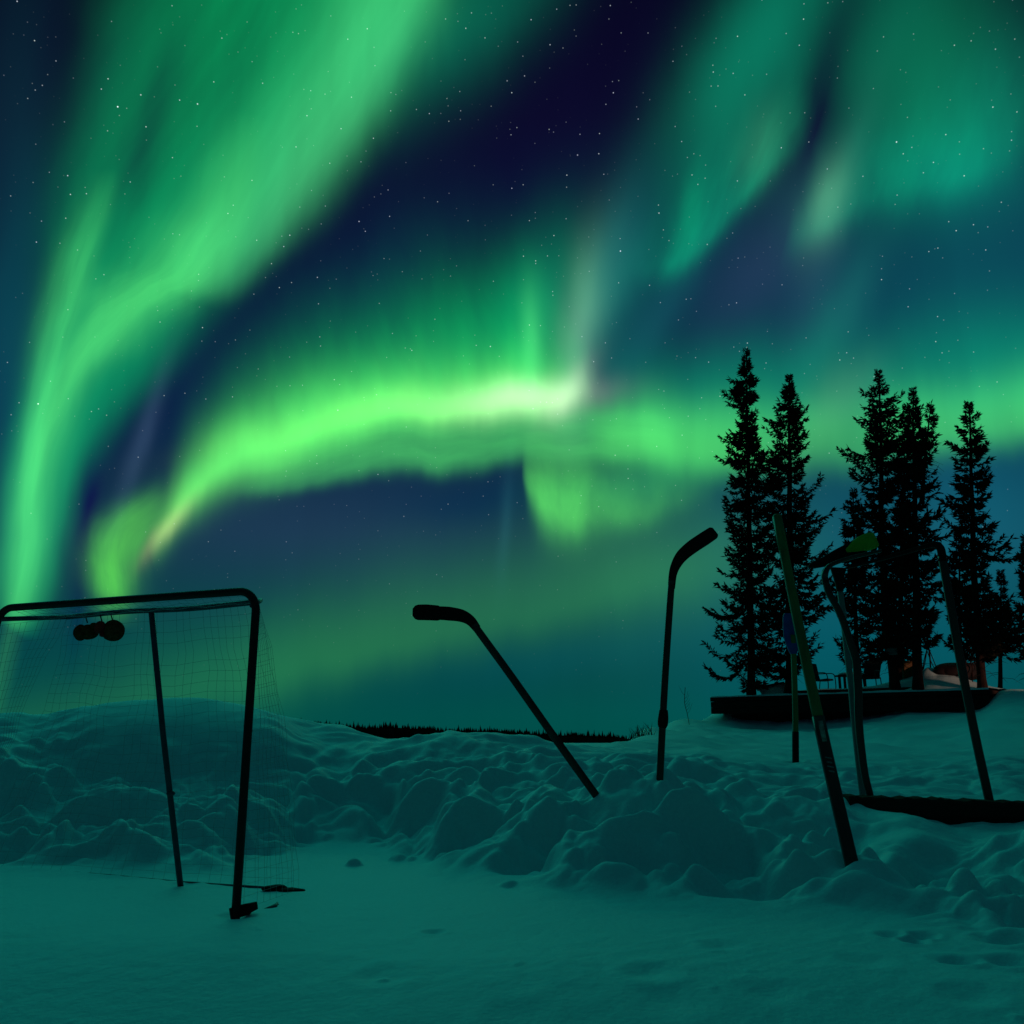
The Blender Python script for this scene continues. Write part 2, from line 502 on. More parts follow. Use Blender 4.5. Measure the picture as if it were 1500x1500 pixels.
class G:
    """collects shapes into one mesh"""
    def __init__(self):
        self.v, self.f = [], []

    def add(self, v, f):
        n = len(self.v)
        self.v += [tuple(x) for x in v]
        self.f += [tuple(i + n for i in q) for q in f]
        return self

    def sweep(self, pts, half, thick, seg=8, face=(0, -1, 0), sq=0.34):
        """strip along pts: half widths across the sight plane, half thicknesses along it; rounded rectangle section"""
        pts = [Vector(p) for p in pts]
        n = len(pts)
        if not hasattr(half, '__len__'): half = [half] * n
        if not hasattr(thick, '__len__'): thick = [thick] * n
        fc = Vector(face).normalized()
        V_, F_ = [], []
        for i, p in enumerate(pts):
            d = (pts[min(i + 1, n - 1)] - pts[max(i - 1, 0)]).normalized()
            a = d.cross(fc)
            if a.length < 1e-4:
                a = d.cross(Vector((1, 0, 0)))
            a.normalize()
            b = a.cross(d).normalized()
            for k in range(seg):
                t = 2 * math.pi * (k + 0.5) / seg
                c_, s_ = math.cos(t), math.sin(t)
                ca = math.copysign(abs(c_) ** sq, c_); sb = math.copysign(abs(s_) ** sq, s_)
                V_.append(p + a * (ca * half[i]) + b * (sb * thick[i]))
        for i in range(n - 1):
            for k in range(seg):
                k2 = (k + 1) % seg
                F_.append((i * seg + k, i * seg + k2, (i + 1) * seg + k2, (i + 1) * seg + k))
        F_.append(tuple(range(seg - 1, -1, -1)))
        F_.append(tuple((n - 1) * seg + k for k in range(seg)))
        return self.add(V_, F_)

    def tube(self, pts, r, seg=8):
        return self.sweep(pts, r, r, seg, (0.13, -0.97, 0.2), 1.0)

    def box(self, c, s, rz=0.0, ry=0.0, bev=0.0):
        bm = bmesh.new()
        bmesh.ops.create_cube(bm, size=1.0)
        bmesh.ops.scale(bm, vec=s, verts=bm.verts)
        if bev:
            bmesh.ops.bevel(bm, geom=bm.edges[:], offset=bev, segments=2, affect='EDGES', profile=0.6)
        Mx = Matrix.Translation(c) @ Matrix.Rotation(rz, 4, 'Z') @ Matrix.Rotation(ry, 4, 'Y')
        bmesh.ops.transform(bm, matrix=Mx, verts=bm.verts)
        bm.verts.index_update()
        self.add([v.co.copy() for v in bm.verts], [tuple(v.index for v in f.verts) for f in bm.faces])
        bm.free()
        return self

    def ball(self, c, s, jit=0.0, seed=0, sub=3, rot=0.0):
        bm = bmesh.new()
        bmesh.ops.create_icosphere(bm, subdivisions=sub, radius=1.0)
        r = random.Random(seed)
        ph = [(Vector((r.uniform(-1, 1), r.uniform(-1, 1), r.uniform(-1, 1))) * 4, r.uniform(0, 6)) for _ in range(6)]
        for v in bm.verts:
            k = 1 + jit * sum(math.sin(v.co.dot(a) + b) for a, b in ph) / 3
            v.co = v.co * k
        Mx = Matrix.Translation(c) @ Matrix.Rotation(rot, 4, 'Y') @ Matrix.Diagonal((*s, 1))
        bmesh.ops.transform(bm, matrix=Mx, verts=bm.verts)
        bm.verts.index_update()
        self.add([v.co.copy() for v in bm.verts], [tuple(v.index for v in f.verts) for f in bm.faces])
        bm.free()
        return self

    def obj(self, name, m, parent=None, smooth=True):
        return mesh_obj(name, self.v, self.f, m, parent, smooth)


def curve_pts(pts, n=6):
    """Catmull-Rom through the points"""
    P = [Vector(p) for p in pts]
    P = [P[0] * 2 - P[1]] + P + [P[-1] * 2 - P[-2]]
    out = []
    for i in range(1, len(P) - 2):
        for k in range(n):
            t = k / n
            a, b, c, d = P[i - 1], P[i], P[i + 1], P[i + 2]
            out.append(0.5 * ((2 * b) + (c - a) * t + (2 * a - 5 * b + 4 * c - d) * t * t + (3 * b - 3 * c + d - a) * t ** 3))
    out.append(P[-2])
    return out


# ------------------------------------------------------------------ terrain
def row_v(py):
    return (F * SN + (750 - py) * CS) / (F * CS - (750 - py) * SN)


def _perm(seed):
    r = np.random.default_rng(seed)
    return r.permutation(4096)


def perlin(x, y, seed=0):
    p = _perm(seed)
    xi = np.floor(x).astype(int); yi = np.floor(y).astype(int)
    xf = x - xi; yf = y - yi
    u = xf ** 3 * (xf * (xf * 6 - 15) + 10); w = yf ** 3 * (yf * (yf * 6 - 15) + 10)

    def g(ix, iy, fx, fy):
        h = p[(p[ix & 4095] + iy) & 4095] * (2 * np.pi / 4096)
        return np.cos(h) * fx + np.sin(h) * fy
    a = g(xi, yi, xf, yf); b = g(xi + 1, yi, xf - 1, yf)
    c = g(xi, yi + 1, xf, yf - 1); d = g(xi + 1, yi + 1, xf - 1, yf - 1)
    return 1.5 * ((a * (1 - u) + b * u) * (1 - w) + (c * (1 - u) + d * u) * w)


def fbm(x, y, o=4, seed=0):
    s, a = 0, 1.0
    for k in range(o):
        s = s + a * perlin(x * 2 ** k, y * 2 ** k, seed + k)
        a *= 0.5
    return s


LOW = [(36, 0.1), (60, -2.6), (120, -3)]
HILLT = [(45, 1.75), (60, 1.2), (90, -3)]
COLS = {
    -420: (1266, [(1150, 6.2), (1064, 7.4), (1040, 8.2)], [(10, .45), (14, .2)] + LOW),
    -120: (1268, [(1150, 6.1), (1070, 7.2), (1046, 8.0)], [(10, .45), (14, .2)] + LOW),
    0: (1272, [(1160, 6.0), (1062, 7.4), (1040, 8.0)], [(10, .5), (14, .2)] + LOW),
    62: (1276, [(1160, 6.0), (1070, 7.2), (1042, 8.2)], [(10, .5), (14, .2)] + LOW),
    130: (1280, [(1175, 5.9), (1132, 6.6), (1062, 7.0), (1026, 7.7)], [(10, .5), (14, .2)] + LOW),
    200: (1284, [(1175, 5.9), (1138, 6.7), (1062, 7.05), (1021, 7.8)], [(10, .5), (14, .2)] + LOW),
    330: (1284, [(1180, 5.9), (1142, 6.7), (1062, 7.1), (1023, 7.9)], [(10, .5), (14, .2)] + LOW),
    400: (1268, [(1175, 6.1), (1140, 6.7), (1066, 7.2), (1038, 8.0)], [(10, .5), (14, .2)] + LOW),
    440: (1252, [(1170, 6.4), (1090, 7.3), (1046, 8.2)], [(10, .45), (14, .2)] + LOW),
    500: (1240, [(1165, 6.6), (1086, 7.5), (1051, 8.2)], [(10, .4), (14, .2)] + LOW),
    545: (1246, [(1160, 6.4), (1102, 7.1), (1076, 7.9)], [(10, .3), (14, .1)] + LOW),
    580: (1256, [(1162, 6.3), (1102, 7.0), (1076, 7.8)], [(10, .3), (14, .1)] + LOW),
    612: (1266, [(1168, 6.1), (1098, 7.0), (1069, 7.8)], [(10, .3), (14, .1)] + LOW),
    680: (1286, [(1186, 5.6), (1120, 6.6), (1068, 7.6)], [(10, .3), (14, .1)] + LOW),
    760: (1302, [(1206, 5.2), (1142, 6.2), (1075, 7.5)], [(10, .3), (14, .1)] + LOW),
    850: (1315, [(1275, 4.3), (1225, 4.65), (1168, 5.0), (1152, 5.4), (1120, 6.4), (1090, 8.0)], [(11, .4), (14, .1)] + LOW),
    905: (1321, [(1282, 4.2), (1238, 4.5), (1190, 4.8), (1152, 5.15), (1142, 5.6), (1112, 7), (1088, 9.5)], [(14, .45), (20, .1)] + LOW),
    945: (1325, [(1288, 4.15), (1240, 4.5), (1192, 4.8), (1153, 5.1), (1138, 5.6), (1110, 7), (1082, 11), (1066, 16)], [(22, .5), (28, .2)] + LOW),
    985: (1330, [(1290, 4.1), (1246, 4.45), (1200, 4.75), (1155, 5.1), (1136, 5.6), (1110, 7), (1084, 11), (1070, 18), (1052, 26)], [(32, .7)] + LOW),
    1035: (1334, [(1292, 4.1), (1250, 4.4), (1206, 4.7), (1168, 5.0), (1146, 5.5), (1118, 6.6), (1090, 10), (1072, 18), (1054, 27)], [(34, 1.2), (45, .8), (80, -3)]),
    1065: (1337, [(1294, 4.05), (1254, 4.35), (1212, 4.65), (1180, 4.95), (1155, 5.4), (1126, 6.4), (1095, 10), (1080, 16), (1069, 28.6)], [(30.2, 1.75)] + HILLT),
    1130: (1341, [(1298, 4.0), (1258, 4.3), (1220, 4.6), (1190, 4.9), (1162, 5.3), (1130, 6.4), (1102, 9), (1086, 15), (1071, 28.0)], [(29.4, 1.75)] + HILLT),
    1200: (1345, [(1258, 4.1), (1206, 4.7), (1170, 5.2), (1122, 7), (1100, 10), (1084, 16), (1070, 27.1)], [(28.6, 1.75)] + HILLT),
    1255: (1350, [(1263, 4.0), (1222, 4.6), (1198, 4.9), (1174, 5.4), (1122, 7.2), (1100, 10), (1083, 16), (1062, 26.3)], [(27.8, 1.75)] + HILLT),
    1330: (1372, [(1275, 3.9), (1186, 4.8), (1204, 5.0), (1176, 5.4), (1120, 7.2), (1095, 11), (1070, 18), (1049, 25.4)], [(27.2, 1.8)] + HILLT),
    1400: (1396, [(1290, 3.8), (1222, 4.7), (1210, 5.0), (1180, 5.4), (1116, 7.2), (1090, 11), (1062, 18), (1044, 24.7)], [(26.6, 1.8)] + HILLT),
    1438: (1408, [(1294, 3.7), (1216, 4.7), (1210, 5.0), (1180, 5.4), (1112, 7.4), (1080, 11), (1056, 18), (1047, 23.9)], [(26.2, 1.85)] + HILLT),
    1475: (1420, [(1298, 3.65), (1214, 4.7), (1210, 5.0), (1181, 5.4), (1106, 7.5), (1074, 12), (1040, 18), (1010, 25)], [(30, 1.95)] + HILLT),
    1560: (1440, [(1302, 3.6), (1214, 4.7), (1210, 5.0), (1182, 5.4), (1104, 7.5), (1068, 12), (1034, 18), (1006, 26)], [(30, 2.0)] + HILLT),
    1900: (1450, [(1310, 3.5), (1216, 4.7), (1210, 5.0), (1184, 5.4), (1104, 7.5), (1068, 12), (1034, 18), (1006, 26)], [(30, 2.0)] + HILLT),
    2500: (1450, [(1310, 3.5), (1216, 4.7), (1210, 5.0), (1184, 5.4), (1104, 7.5), (1068, 12), (1034, 18), (1006, 26)], [(30, 2.0)] + HILLT),
}
YS = np.exp(np.linspace(math.log(0.4), math.log(160), 700))
CPX = np.array(sorted(COLS))
rows_ = []
for px in CPX:
    toe, body, tail = COLS[px]
    ty = ZC / -row_v(toe)
    P = [(0.0, 0.0), (ty, 0.0)] + [(Y, ZC + row_v(r) * Y) for r, Y in body] + list(tail)
    P.append((400, -3))
    rows_.append(np.interp(YS, [p[0] for p in P], [p[1] for p in P]))
CG = np.array(rows_)
FPX = np.arange(-420, 2501, 4.0)
FG = np.empty((len(FPX), len(YS)))
for j in range(len(YS)):
    FG[:, j] = np.interp(FPX, CPX, CG[:, j])


def gauss(a, sig, axis):
    r = int(sig * 3) + 1
    k = np.exp(-0.5 * (np.arange(-r, r + 1) / sig) ** 2); k /= k.sum()
    pad = [(0, 0), (0, 0)]; pad[axis] = (r, r)
    b = np.pad(a, pad, mode='edge')
    return np.apply_along_axis(lambda m: np.convolve(m, k, 'valid'), axis, b)


FG = gauss(gauss(FG, 3.0, 0), 2.5, 1)
LYS = np.log(YS)


def base_h(x, y):
    x = np.asarray(x, float); y = np.asarray(y, float)
    ys = np.maximum(y, 0.4)
    px = 750 + 1389.8 * x / ys
    side = (np.abs(x) > 1.26 * np.maximum(y, 1e-3)) | (y < 0.4)
    a = np.clip((px - FPX[0]) / 4.0, 0, len(FPX) - 1.001)
    b = np.clip((np.log(ys) - LYS[0]) / (LYS[1] - LYS[0]), 0, len(YS) - 1.001)
    i = a.astype(int); j = b.astype(int); fa = a - i; fb = b - j
    z = (FG[i, j] * (1 - fa) + FG[i + 1, j] * fa) * (1 - fb) + (FG[i, j + 1] * (1 - fa) + FG[i + 1, j + 1] * fa) * fb
    return np.where(y < 0.4, 0.0, z)


# shovelled clods: hand thrown lumps heaped on the bank
DOME = []
_r = np.random.default_rng(5)
for k in range(1050):
    px = _r.uniform(-350, 1750)
    Y = _r.uniform(3.6, 9.0)
    x = (px - 750) / 1389.8 * Y
    b0 = float(base_h(x, Y))
    if b0 < 0.015:
        continue
    R = 0.06 + 0.30 * _r.random() ** 1.9
    DOME.append((x, Y, R, R * _r.uniform(0.55, 1.3), _r.uniform(0, math.pi), R * _r.uniform(0.16, 0.40)))
for k in range(2600):                        # broken bits lying on the faces and at the foot
    px = _r.uniform(-350, 1750)
    Y = _r.uniform(3.4, 8.2)
    x = (px - 750) / 1389.8 * Y
    b0 = float(base_h(x, Y))
    if b0 < 0.004 or (300 > px > 60 and b0 > .5):
        continue
    if perlin(np.array([x * 1.3]), np.array([Y * 1.3]), 55)[0] < 0.05 and _r.random() < .8:
        continue
    R = 0.018 + 0.055 * _r.random() ** 2
    DOME.append((x, Y, R, R * _r.uniform(0.6, 1.2), _r.uniform(0, math.pi), R * _r.uniform(0.35, 0.8)))
HOLE = []
for k in range(460):
    px = _r.uniform(-350, 1750)
    Y = _r.uniform(4.0, 8.0)
    x = (px - 750) / 1389.8 * Y
    if float(base_h(x, Y)) < 0.06:
        continue
    R = 0.06 + 0.22 * _r.random() ** 1.5
    HOLE.append((x, Y, R, R * _r.uniform(0.6, 1.2), _r.uniform(0, math.pi), R * _r.uniform(0.25, 0.6)))
DENT = []
for px, py, R, D in [(1305, 1372, .035, .02), (1340, 1381, .03, .025), (1354, 1375, .035, .025), (1398, 1408, .05, .018), (1410, 1409, .04, .02),
                     (1476, 1338, .085, .07), (1454, 1357, .04, .035), (1480, 1360, .05, .04), (1470, 1385, .06, .03), (1490, 1386, .05, .03),
                     (1470, 1411, .05, .018), (1490, 1412, .05, .018), (1425, 1362, .05, .02), (636, 1364, .03, .012), (955, 1420, .06, .010),
                     (985, 1446, .08, .008), (1270, 1408, .06, .010), (1060, 1385, .05, .008), (1130, 1440, .06, .008), (1420, 1450, .06, .012),
                     (560, 1420, .06, .006), (760, 1460, .07, .006)]:
    Y = ZC / -row_v(py)
    DENT.append(((px - 750) / (F * CS - (750 - py) * SN) * Y, Y, R, D))
for px, Y in [(868, 5.05), (966, 4.97), (1246, 3.98), (1165.5, 7.4)]:   # packed holes where sticks are pushed in
    DENT.append(((px - 750) / 1405.0 * Y, Y, .055, .03))
for px, Y in [(345, 3.70), (265, 4.49)]:
    DENT.append(((px - 750) / 1448.0 * Y, Y, .05, .012))
CHUNK = []
for px, py, R, H in [(519, 1268, .045, .036), (582, 1262, .05, .03), (602, 1264, .035, .02), (650, 1268, .05, .025), (472, 1240, .06, .03),
                     (745, 1300, .04, .02), (408, 1303, .04, .02)]:
    Y = ZC / -row_v(py)
    CHUNK.append(((px - 750) / (F * CS - (750 - py) * SN) * Y, Y, R, H))
for k in range(150):                         # crumbs on the rink
    Y = _r.uniform(2.0, 5.0); x = _r.uniform(-.55, .6) * Y
    if perlin(np.array([x * 1.1]), np.array([Y * 1.1]), 58)[0] < 0.1 and _r.random() < .85:
        continue
    R = _r.uniform(.008, .022)
    CHUNK.append((x, Y, R, R * _r.uniform(.12, .3)))


def height(x, y):
    x = np.atleast_1d(np.asarray(x, float)); y = np.atleast_1d(np.asarray(y, float))
    z = base_h(x, y)
    rr = np.hypot(x, y)
    near = np.clip((11.0 - rr) / 3.0, 0, 1)
    bank = np.clip((z - 0.002) / 0.11, 0, 1)
    bank = bank * bank * (3 - 2 * bank) * near * (y > 1)
    # the big smooth heap behind the goal and the calm plateau on the right
    pxx = 750 + 1389.8 * x / np.maximum(y, 0.4)
    calm = np.exp(-((pxx - 265) / 165) ** 4) * np.clip((z - 0.45) / 0.2, 0, 1)
    plat = np.clip((pxx - 930) / 120, 0, 1) * np.clip((y - 5.2) / 0.5, 0, 1)
    beamz = np.clip((pxx - 1200) / 60, 0, 1) * np.clip((y - 4.1) / 0.3, 0, 1) * np.clip((6.0 - y) / 0.4, 0, 1)
    crest = np.clip((y - 6.4) / 1.0, 0, 1)
    k = bank * (1 - 0.93 * calm) * (1 - 0.55 * plat) * (1 - 0.8 * beamz) * (1 - 0.75 * crest)
    d = np.zeros_like(z)
    act = np.where(k > 0.001)[0] if z.ndim == 1 else None
    xa, ya = x[act], y[act]
    wx = xa + 0.10 * perlin(xa * 2.3, ya * 2.3, 90); wy = ya + 0.10 * perlin(xa * 2.3 + 9, ya * 2.3, 91)
    da = np.zeros_like(xa)
    for (cx, cy, A, B, t, H) in DOME:
        q = np.where((np.abs(wx - cx) < A * 1.3) & (np.abs(wy - cy) < A * 1.3))[0]
        if len(q) == 0:
            continue
        ux, uy = wx[q] - cx, wy[q] - cy
        c_, s_ = math.cos(t), math.sin(t)
        e = ((ux * c_ + uy * s_) / A) ** 2 + ((-ux * s_ + uy * c_) / B) ** 2
        hh = H * np.clip(1 - e, 0, 1) ** (1.0 if A > 0.08 else 0.7)
        da[q] = np.maximum(da[q], hh) + 0.25 * np.minimum(da[q], hh)
    for (cx, cy, A, B, t, H) in HOLE:
        q = np.where((np.abs(wx - cx) < A * 1.9) & (np.abs(wy - cy) < A * 1.9))[0]
        if len(q) == 0:
            continue
        ux, uy = wx[q] - cx, wy[q] - cy
        c_, s_ = math.cos(t), math.sin(t)
        e = np.sqrt(((ux * c_ + uy * s_) / A) ** 2 + ((-ux * s_ + uy * c_) / B) ** 2)
        da[q] += -H * np.clip(1 - e * e, 0, 1) ** 1.6 + 0.22 * H * np.exp(-((e - 1.15) / .22) ** 2)
    rid = 1 - np.abs(fbm(wx * 0.95, wy * 1.15, 2, 20)) * 1.5
    rid2 = np.abs(perlin(wx * 3.3, wy * 4.2, 41))
    d[act] = 0.9 * da - 0.105 + 0.03 * (rid - 0.62) + 0.08 * fbm(wx * 1.5, wy * 1.9, 2, 25) + 0.10 * rid2 + 0.05 * np.abs(perlin(wx * 7, wy * 8, 47)) + 0.030 * fbm(wx * 4, wy * 5, 4, 33)
    z = z + k * d
    mid = np.clip((y - 5) / 1.5, 0, 1) * np.clip((60 - rr) / 20, 0, 1) * (y > 1)
    z = z + mid * (0.045 * fbm(x * 0.9, y * 0.55, 3, 60) + 0.02 * np.abs(perlin(x * 1.7, y * 0.9, 64))) * np.clip(rr / 9, 0.3, 1.4)
    flat = (1 - bank)
    tx, ty = x * 0.8 + y * 0.6, -x * 0.6 + y * 0.8
    z = z + flat * 0.0022 * np.clip(1 - np.abs(perlin(tx * 0.8, ty * 9.0, 81)) * 3, 0, 1) * np.clip(perlin(x * .6, y * .6, 83) + .2, 0, 1) * (rr < 9)
    z = z + flat * 0.0016 * fbm(x * 14, y * 14, 3, 85) * (rr < 9)
    z = z + flat * 0.006 * fbm(x * 1.3, y * 1.3, 4, 70) * np.clip((30 - rr) / 10, 0, 1)
    nearc = np.clip(3.05 + 0.45 * np.clip(-x - 0.3, 0, 1.5) + 0.10 * np.clip(x - 0.6, 0, 1) - rr, 0, 1.6)
    z = z - 0.17 * nearc ** 1.5 * (y > 0)  # near ground sloped down towards the camera, added to darken the bottom corners
    for px, Y, R, D in [(968, 4.97, .15, .09), (875, 5.05, .2, .04), (920, 5.0, .14, .06), (1246, 3.98, .16, .10), (1030, 4.85, .2, .05)]:
        cx = (px - 750) / 1405.0 * Y
        z = z + D * np.exp(-((x - cx) ** 2 + ((y - Y) * 0.9) ** 2) / R ** 2)
    for (cx, cy, R, D) in DENT:
        e = ((x - cx) ** 2 + (y - cy) ** 2) / R ** 2
        z = z - D * np.exp(-e) + 0.25 * D * np.exp(-(np.sqrt(e) - 1.7) ** 2 * 4)
    for (cx, cy, R, H) in CHUNK:
        wob = 1 + 0.3 * perlin(x * 22, y * 22, 77)
        e = ((x - cx) ** 2 + (y - cy) ** 2) / (R * wob) ** 2
        z = z + H * np.clip(1 - e, 0, 1) ** 0.7
    return z


def hz(x, y):
    return float(height([x], [y])[0])


ang = np.concatenate([np.linspace(-180, -62, 40, endpoint=False), np.linspace(-62, -31, 70, endpoint=False), np.linspace(-31, 31, 820, endpoint=False),
                      np.linspace(31, 62, 70, endpoint=False), np.linspace(62, 180, 40, endpoint=False)]) * math.pi / 180
rad = np.concatenate([[0.25, 0.6, 1.0, 1.4], np.exp(np.linspace(math.log(1.7), math.log(2.8), 60, endpoint=False)), np.exp(np.linspace(math.log(2.8), math.log(10.5), 470, endpoint=False)),
                      np.exp(np.linspace(math.log(10.5), math.log(60), 130, endpoint=False)), np.exp(np.linspace(math.log(60), math.log(9000), 40))])
A_, R_ = np.meshgrid(ang, rad, indexing='ij')
X_ = (R_ * np.sin(A_)).ravel(); Y_ = (R_ * np.cos(A_)).ravel()
Z_ = height(X_, Y_)
na, nr = len(ang), len(rad)
Zs = gauss(gauss(Z_.reshape(na, nr), 0.9, 0), 0.6, 1)
wl_ = np.clip((9.5 - R_) / 1.5, 0, 1) * np.clip((R_ - 2.0) / 0.3, 0, 1) * (np.abs(A_) < 0.56)
Z_ = (Z_.reshape(na, nr) * (1 - wl_) + Zs * wl_).ravel()
gv = np.column_stack([X_, Y_, Z_])
ii, jj = np.meshgrid(np.arange(na), np.arange(nr - 1), indexing='ij')
i2 = (ii + 1) % na
gf = np.stack([ii * nr + jj, ii * nr + jj + 1, i2 * nr + jj + 1, i2 * nr + jj], -1).reshape(-1, 4)
gv = np.vstack([gv, [[0, 0, 0]]])
ctr = len(gv) - 1
me = bpy.data.meshes.new("snow_ground")
tri = np.array([(ctr, i * nr, ((i + 1) % na) * nr) for i in range(na)])
me.vertices.add(len(gv)); me.vertices.foreach_set('co', gv.astype(np.float32).ravel())
loops = np.concatenate([gf.ravel(), tri.ravel()])
me.loops.add(len(loops)); me.loops.foreach_set('vertex_index', loops.astype(np.int32))
st_ = np.concatenate([np.arange(len(gf)) * 4, len(gf) * 4 + np.arange(len(tri)) * 3])
me.polygons.add(len(st_)); me.polygons.foreach_set('loop_start', st_.astype(np.int32))
me.update(calc_edges=True)
me.validate()
me.polygons.foreach_set('use_smooth', np.ones(len(me.polygons), dtype=bool))
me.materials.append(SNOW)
ground = bpy.data.objects.new("snow_ground", me)
COL.objects.link(ground)
ground['kind'] = 'structure'

# ------------------------------------------------------------------ far shore
hv, hf = [], []
SH = []
for k in range(160):
    px = -700 + k * 20
    top = np.interp(px, [-700, 300, 430, 520, 700, 920, 1500, 2500], [16, 13, 10.0, 8.0, 5.2, 0.2, -1.0, 3])
    top += 0.5 * math.sin(k * 0.9) + 0.4 * math.sin(k * 2.3)
    x = (px - 750) / 1389.8 * 640
    SH.append((x, top))
    hv += [(x * 0.985, 632, -3.6), (x, 640, max(top - 1.5, -2.6)), (x * 1.10, 704, top), (x * 1.25, 800, -4)]
for k in range(159):
    for j in range(3):
        a = k * 4 + j
        hf.append((a, a + 4, a + 5, a + 1))
hill = mesh_obj("hills", hv, hf, HILL, None, True)
hill['kind'] = 'structure'

fv, ff = [], []
r_ = random.Random(3)
for k in range(5200):
    px = r_.uniform(-650, 1750)
    D = r_.uniform(634, 690)
    x = (px - 750) / 1389.8 * D
    g = np.interp(x * 640 / D, [s[0] for s in SH], [s[1] for s in SH])
    t = (D - 632) / 8
    z0 = min(-3.6 + (g + 2.1) * min(t, 1), g) - 0.4
    h = r_.uniform(2.2, 4.2) * (1.5 if r_.random() < 0.12 else 1)
    w = h * r_.uniform(0.13, 0.22)
    n = len(fv)
    sg = 5
    for q in range(sg):
        a = 2 * math.pi * q / sg + r_.random()
        fv.append((x + w * math.cos(a), D + w * math.sin(a), z0))
    for q in range(sg):
        a = 2 * math.pi * q / sg + r_.random()
        fv.append((x + w * 0.5 * math.cos(a), D + w * 0.5 * math.sin(a), z0 + h * 0.55))
    fv.append((x + r_.uniform(-.1, .1), D, z0 + h))
    for q in range(sg):
        q2 = (q + 1) % sg
        ff.append((n + q, n + q2, n + sg + q2, n + sg + q))
        ff.append((n + sg + q, n + sg + q2, n + 2 * sg))
fo = mesh_obj("spruce_forest", fv, ff, FOREST)
fo['kind'] = 'stuff'
tag(fo, 'distant dark spruce forest along the far shore on the horizon', 'forest')


# ------------------------------------------------------------------ hockey goal
def floor_pt(px, py, z=0.0):
    v = row_v(py)
    Y = (ZC - z) / -v
    return Vector(((px - 750) / (F * CS - (750 - py) * SN) * Y, Y, z))


PR = floor_pt(345, 1344)
PL = Vector((-2.36, 4.22, 0.0))
H = 1.225
BR = Vector((-1.10, 3.97, H - .005)); BL = Vector((-2.17, 4.49, H - .005))
GR = Vector((-0.97, 4.34, -0.002)); GL = Vector((-2.78, 5.06, 0.0))
goal = empty("hockey_goal", (-1.7, 4.2, 0), 'open hockey goal of dark pipe with torn cord net on the snowy rink', 'hockey goal')
cr_ = 0.085
up = Vector((0, 0, 1))
dRL = (PL - PR).normalized()
pts = [PR + up * -0.02, PR + up * 0.4, PR + up * 0.8]
for k in range(9):
    a = math.pi / 2 * k / 8
    pts.append(PR + up * (H - cr_) + dRL * (cr_ * (1 - math.cos(a))) + up * (cr_ * math.sin(a)))
for k in range(9):
    a = math.pi / 2 * k / 8
    pts.append(PL + up * (H - cr_) - dRL * (cr_ * (1 - math.sin(a))) + up * (cr_ * math.cos(a)))
pts += [PL + up * 0.8, PL + up * 0.4, PL + up * -0.02]
G().tube(pts, 0.0168, 12).obj("front_frame", STEEL, goal)
for s in (PR, PL):
    g = G()
    g.sweep([s + Vector((-.02, 0, .012)), s + Vector((.02, .02, .022)), s + Vector((.055, .07, .03))], [.020, .021, .014], [.018, .018, .010], 10)
    g.obj("foot", BLACK, goal)
g = G()
g.tube([PR + up * (H - 0.06) + dRL * 0.02, BR + Vector((0.02, -0.04, 0)), BR], 0.011, 8)
g.tube([PL + up * (H - 0.05) - dRL * 0.02, BL], 0.011, 8)
g.tube(curve_pts([BR, (BR * 2 + BL) / 3 + Vector((0, 0, -.006)), (BR + BL * 2) / 3 + Vector((0, 0, .004)), BL], 5), 0.0125, 8)
g.obj("back_bar", STEELB, goal)
CT = BR.lerp(BL, 0.53); CB = floor_pt(265, 1297) + Vector((0, 0, -.01))
g = G()
g.tube([CT, CT.lerp(CB, 0.45) + Vector((-.006, 0, 0)), CB], 0.0135, 8)
g.ball(CT.lerp(CB, 0.665), (.02, .02, .014), 0, 1, 2)
g.obj("back_post", STEELB, goal)
g = G()
g.tube(curve_pts([GR, GR.lerp(GL, .3) + up * -.004, GR.lerp(GL, .6) + up * .004, GL], 5), 0.008, 8)
g.tube(curve_pts([PR + Vector((.03, .05, .014)), PR.lerp(GR, .25) + up * -.022, floor_pt(402, 1328) + up * -.002, PR.lerp(GR, .75) + up * -.022, GR], 5), 0.012, 8)
g.tube([PL + Vector((-.02, .05, .014)), GL], 0.013, 8)
g.obj("base_bar", STEELB, goal)
# net
g = G()
NR = 0.0006


def net_panel(f, nu, nv, seed):
    rr_ = random.Random(seed)
    for i in range(nu + 1):
        if rr_.random() < 0.06: continue
        g.tube([f(i / nu, j / (nv * 1.0)) for j in range(0, nv + 1, 2)], NR, 3)
    for j in range(nv + 1):
        if rr_.random() < 0.06: continue
        g.tube([f(i / nu, j / nv) for i in range(0, nu + 1, 2)], NR, 3)


def wobble(p, k, s):
    return p + Vector((0.008 * math.sin(p.z * 21 + p.x * 9 + s), 0.012 * math.sin(p.x * 13 + p.z * 7 + s), 0.008 * math.sin(p.x * 17 + s))) * k


def f_back(a, b):
    t = BR.lerp(BL, a); q = GR.lerp(GL, a)
    p = t.lerp(q, b)
    w = 4 * b * (1 - b)
    return wobble(p + Vector((0.02, 0.07, -0.04 * math.sin(a * math.pi))) * w, min(w * 2, 1), 0)


def f_side(a, b):
    t = (PR + up * (H - .08)).lerp(BR, a); q = (PR + up * .02).lerp(GR, a)
    p = t.lerp(q, b)
    w = 4 * b * (1 - b) * a
    return wobble(p + Vector((0.05, 0.0, 0)) * (w + 0.6 * a * b ** 3), min(4 * b * (1 - b) * a * 2, 1), 2)


def f_sidel(a, b):
    t = (PL + up * (H - .08)).lerp(BL, a); q = (PL + up * .02).lerp(GL, a)
    p = t.lerp(q, b)
    w = 4 * b * (1 - b) * a
    return wobble(p + Vector((-0.05, 0.0, 0)) * w, min(w * 2, 1), 4)


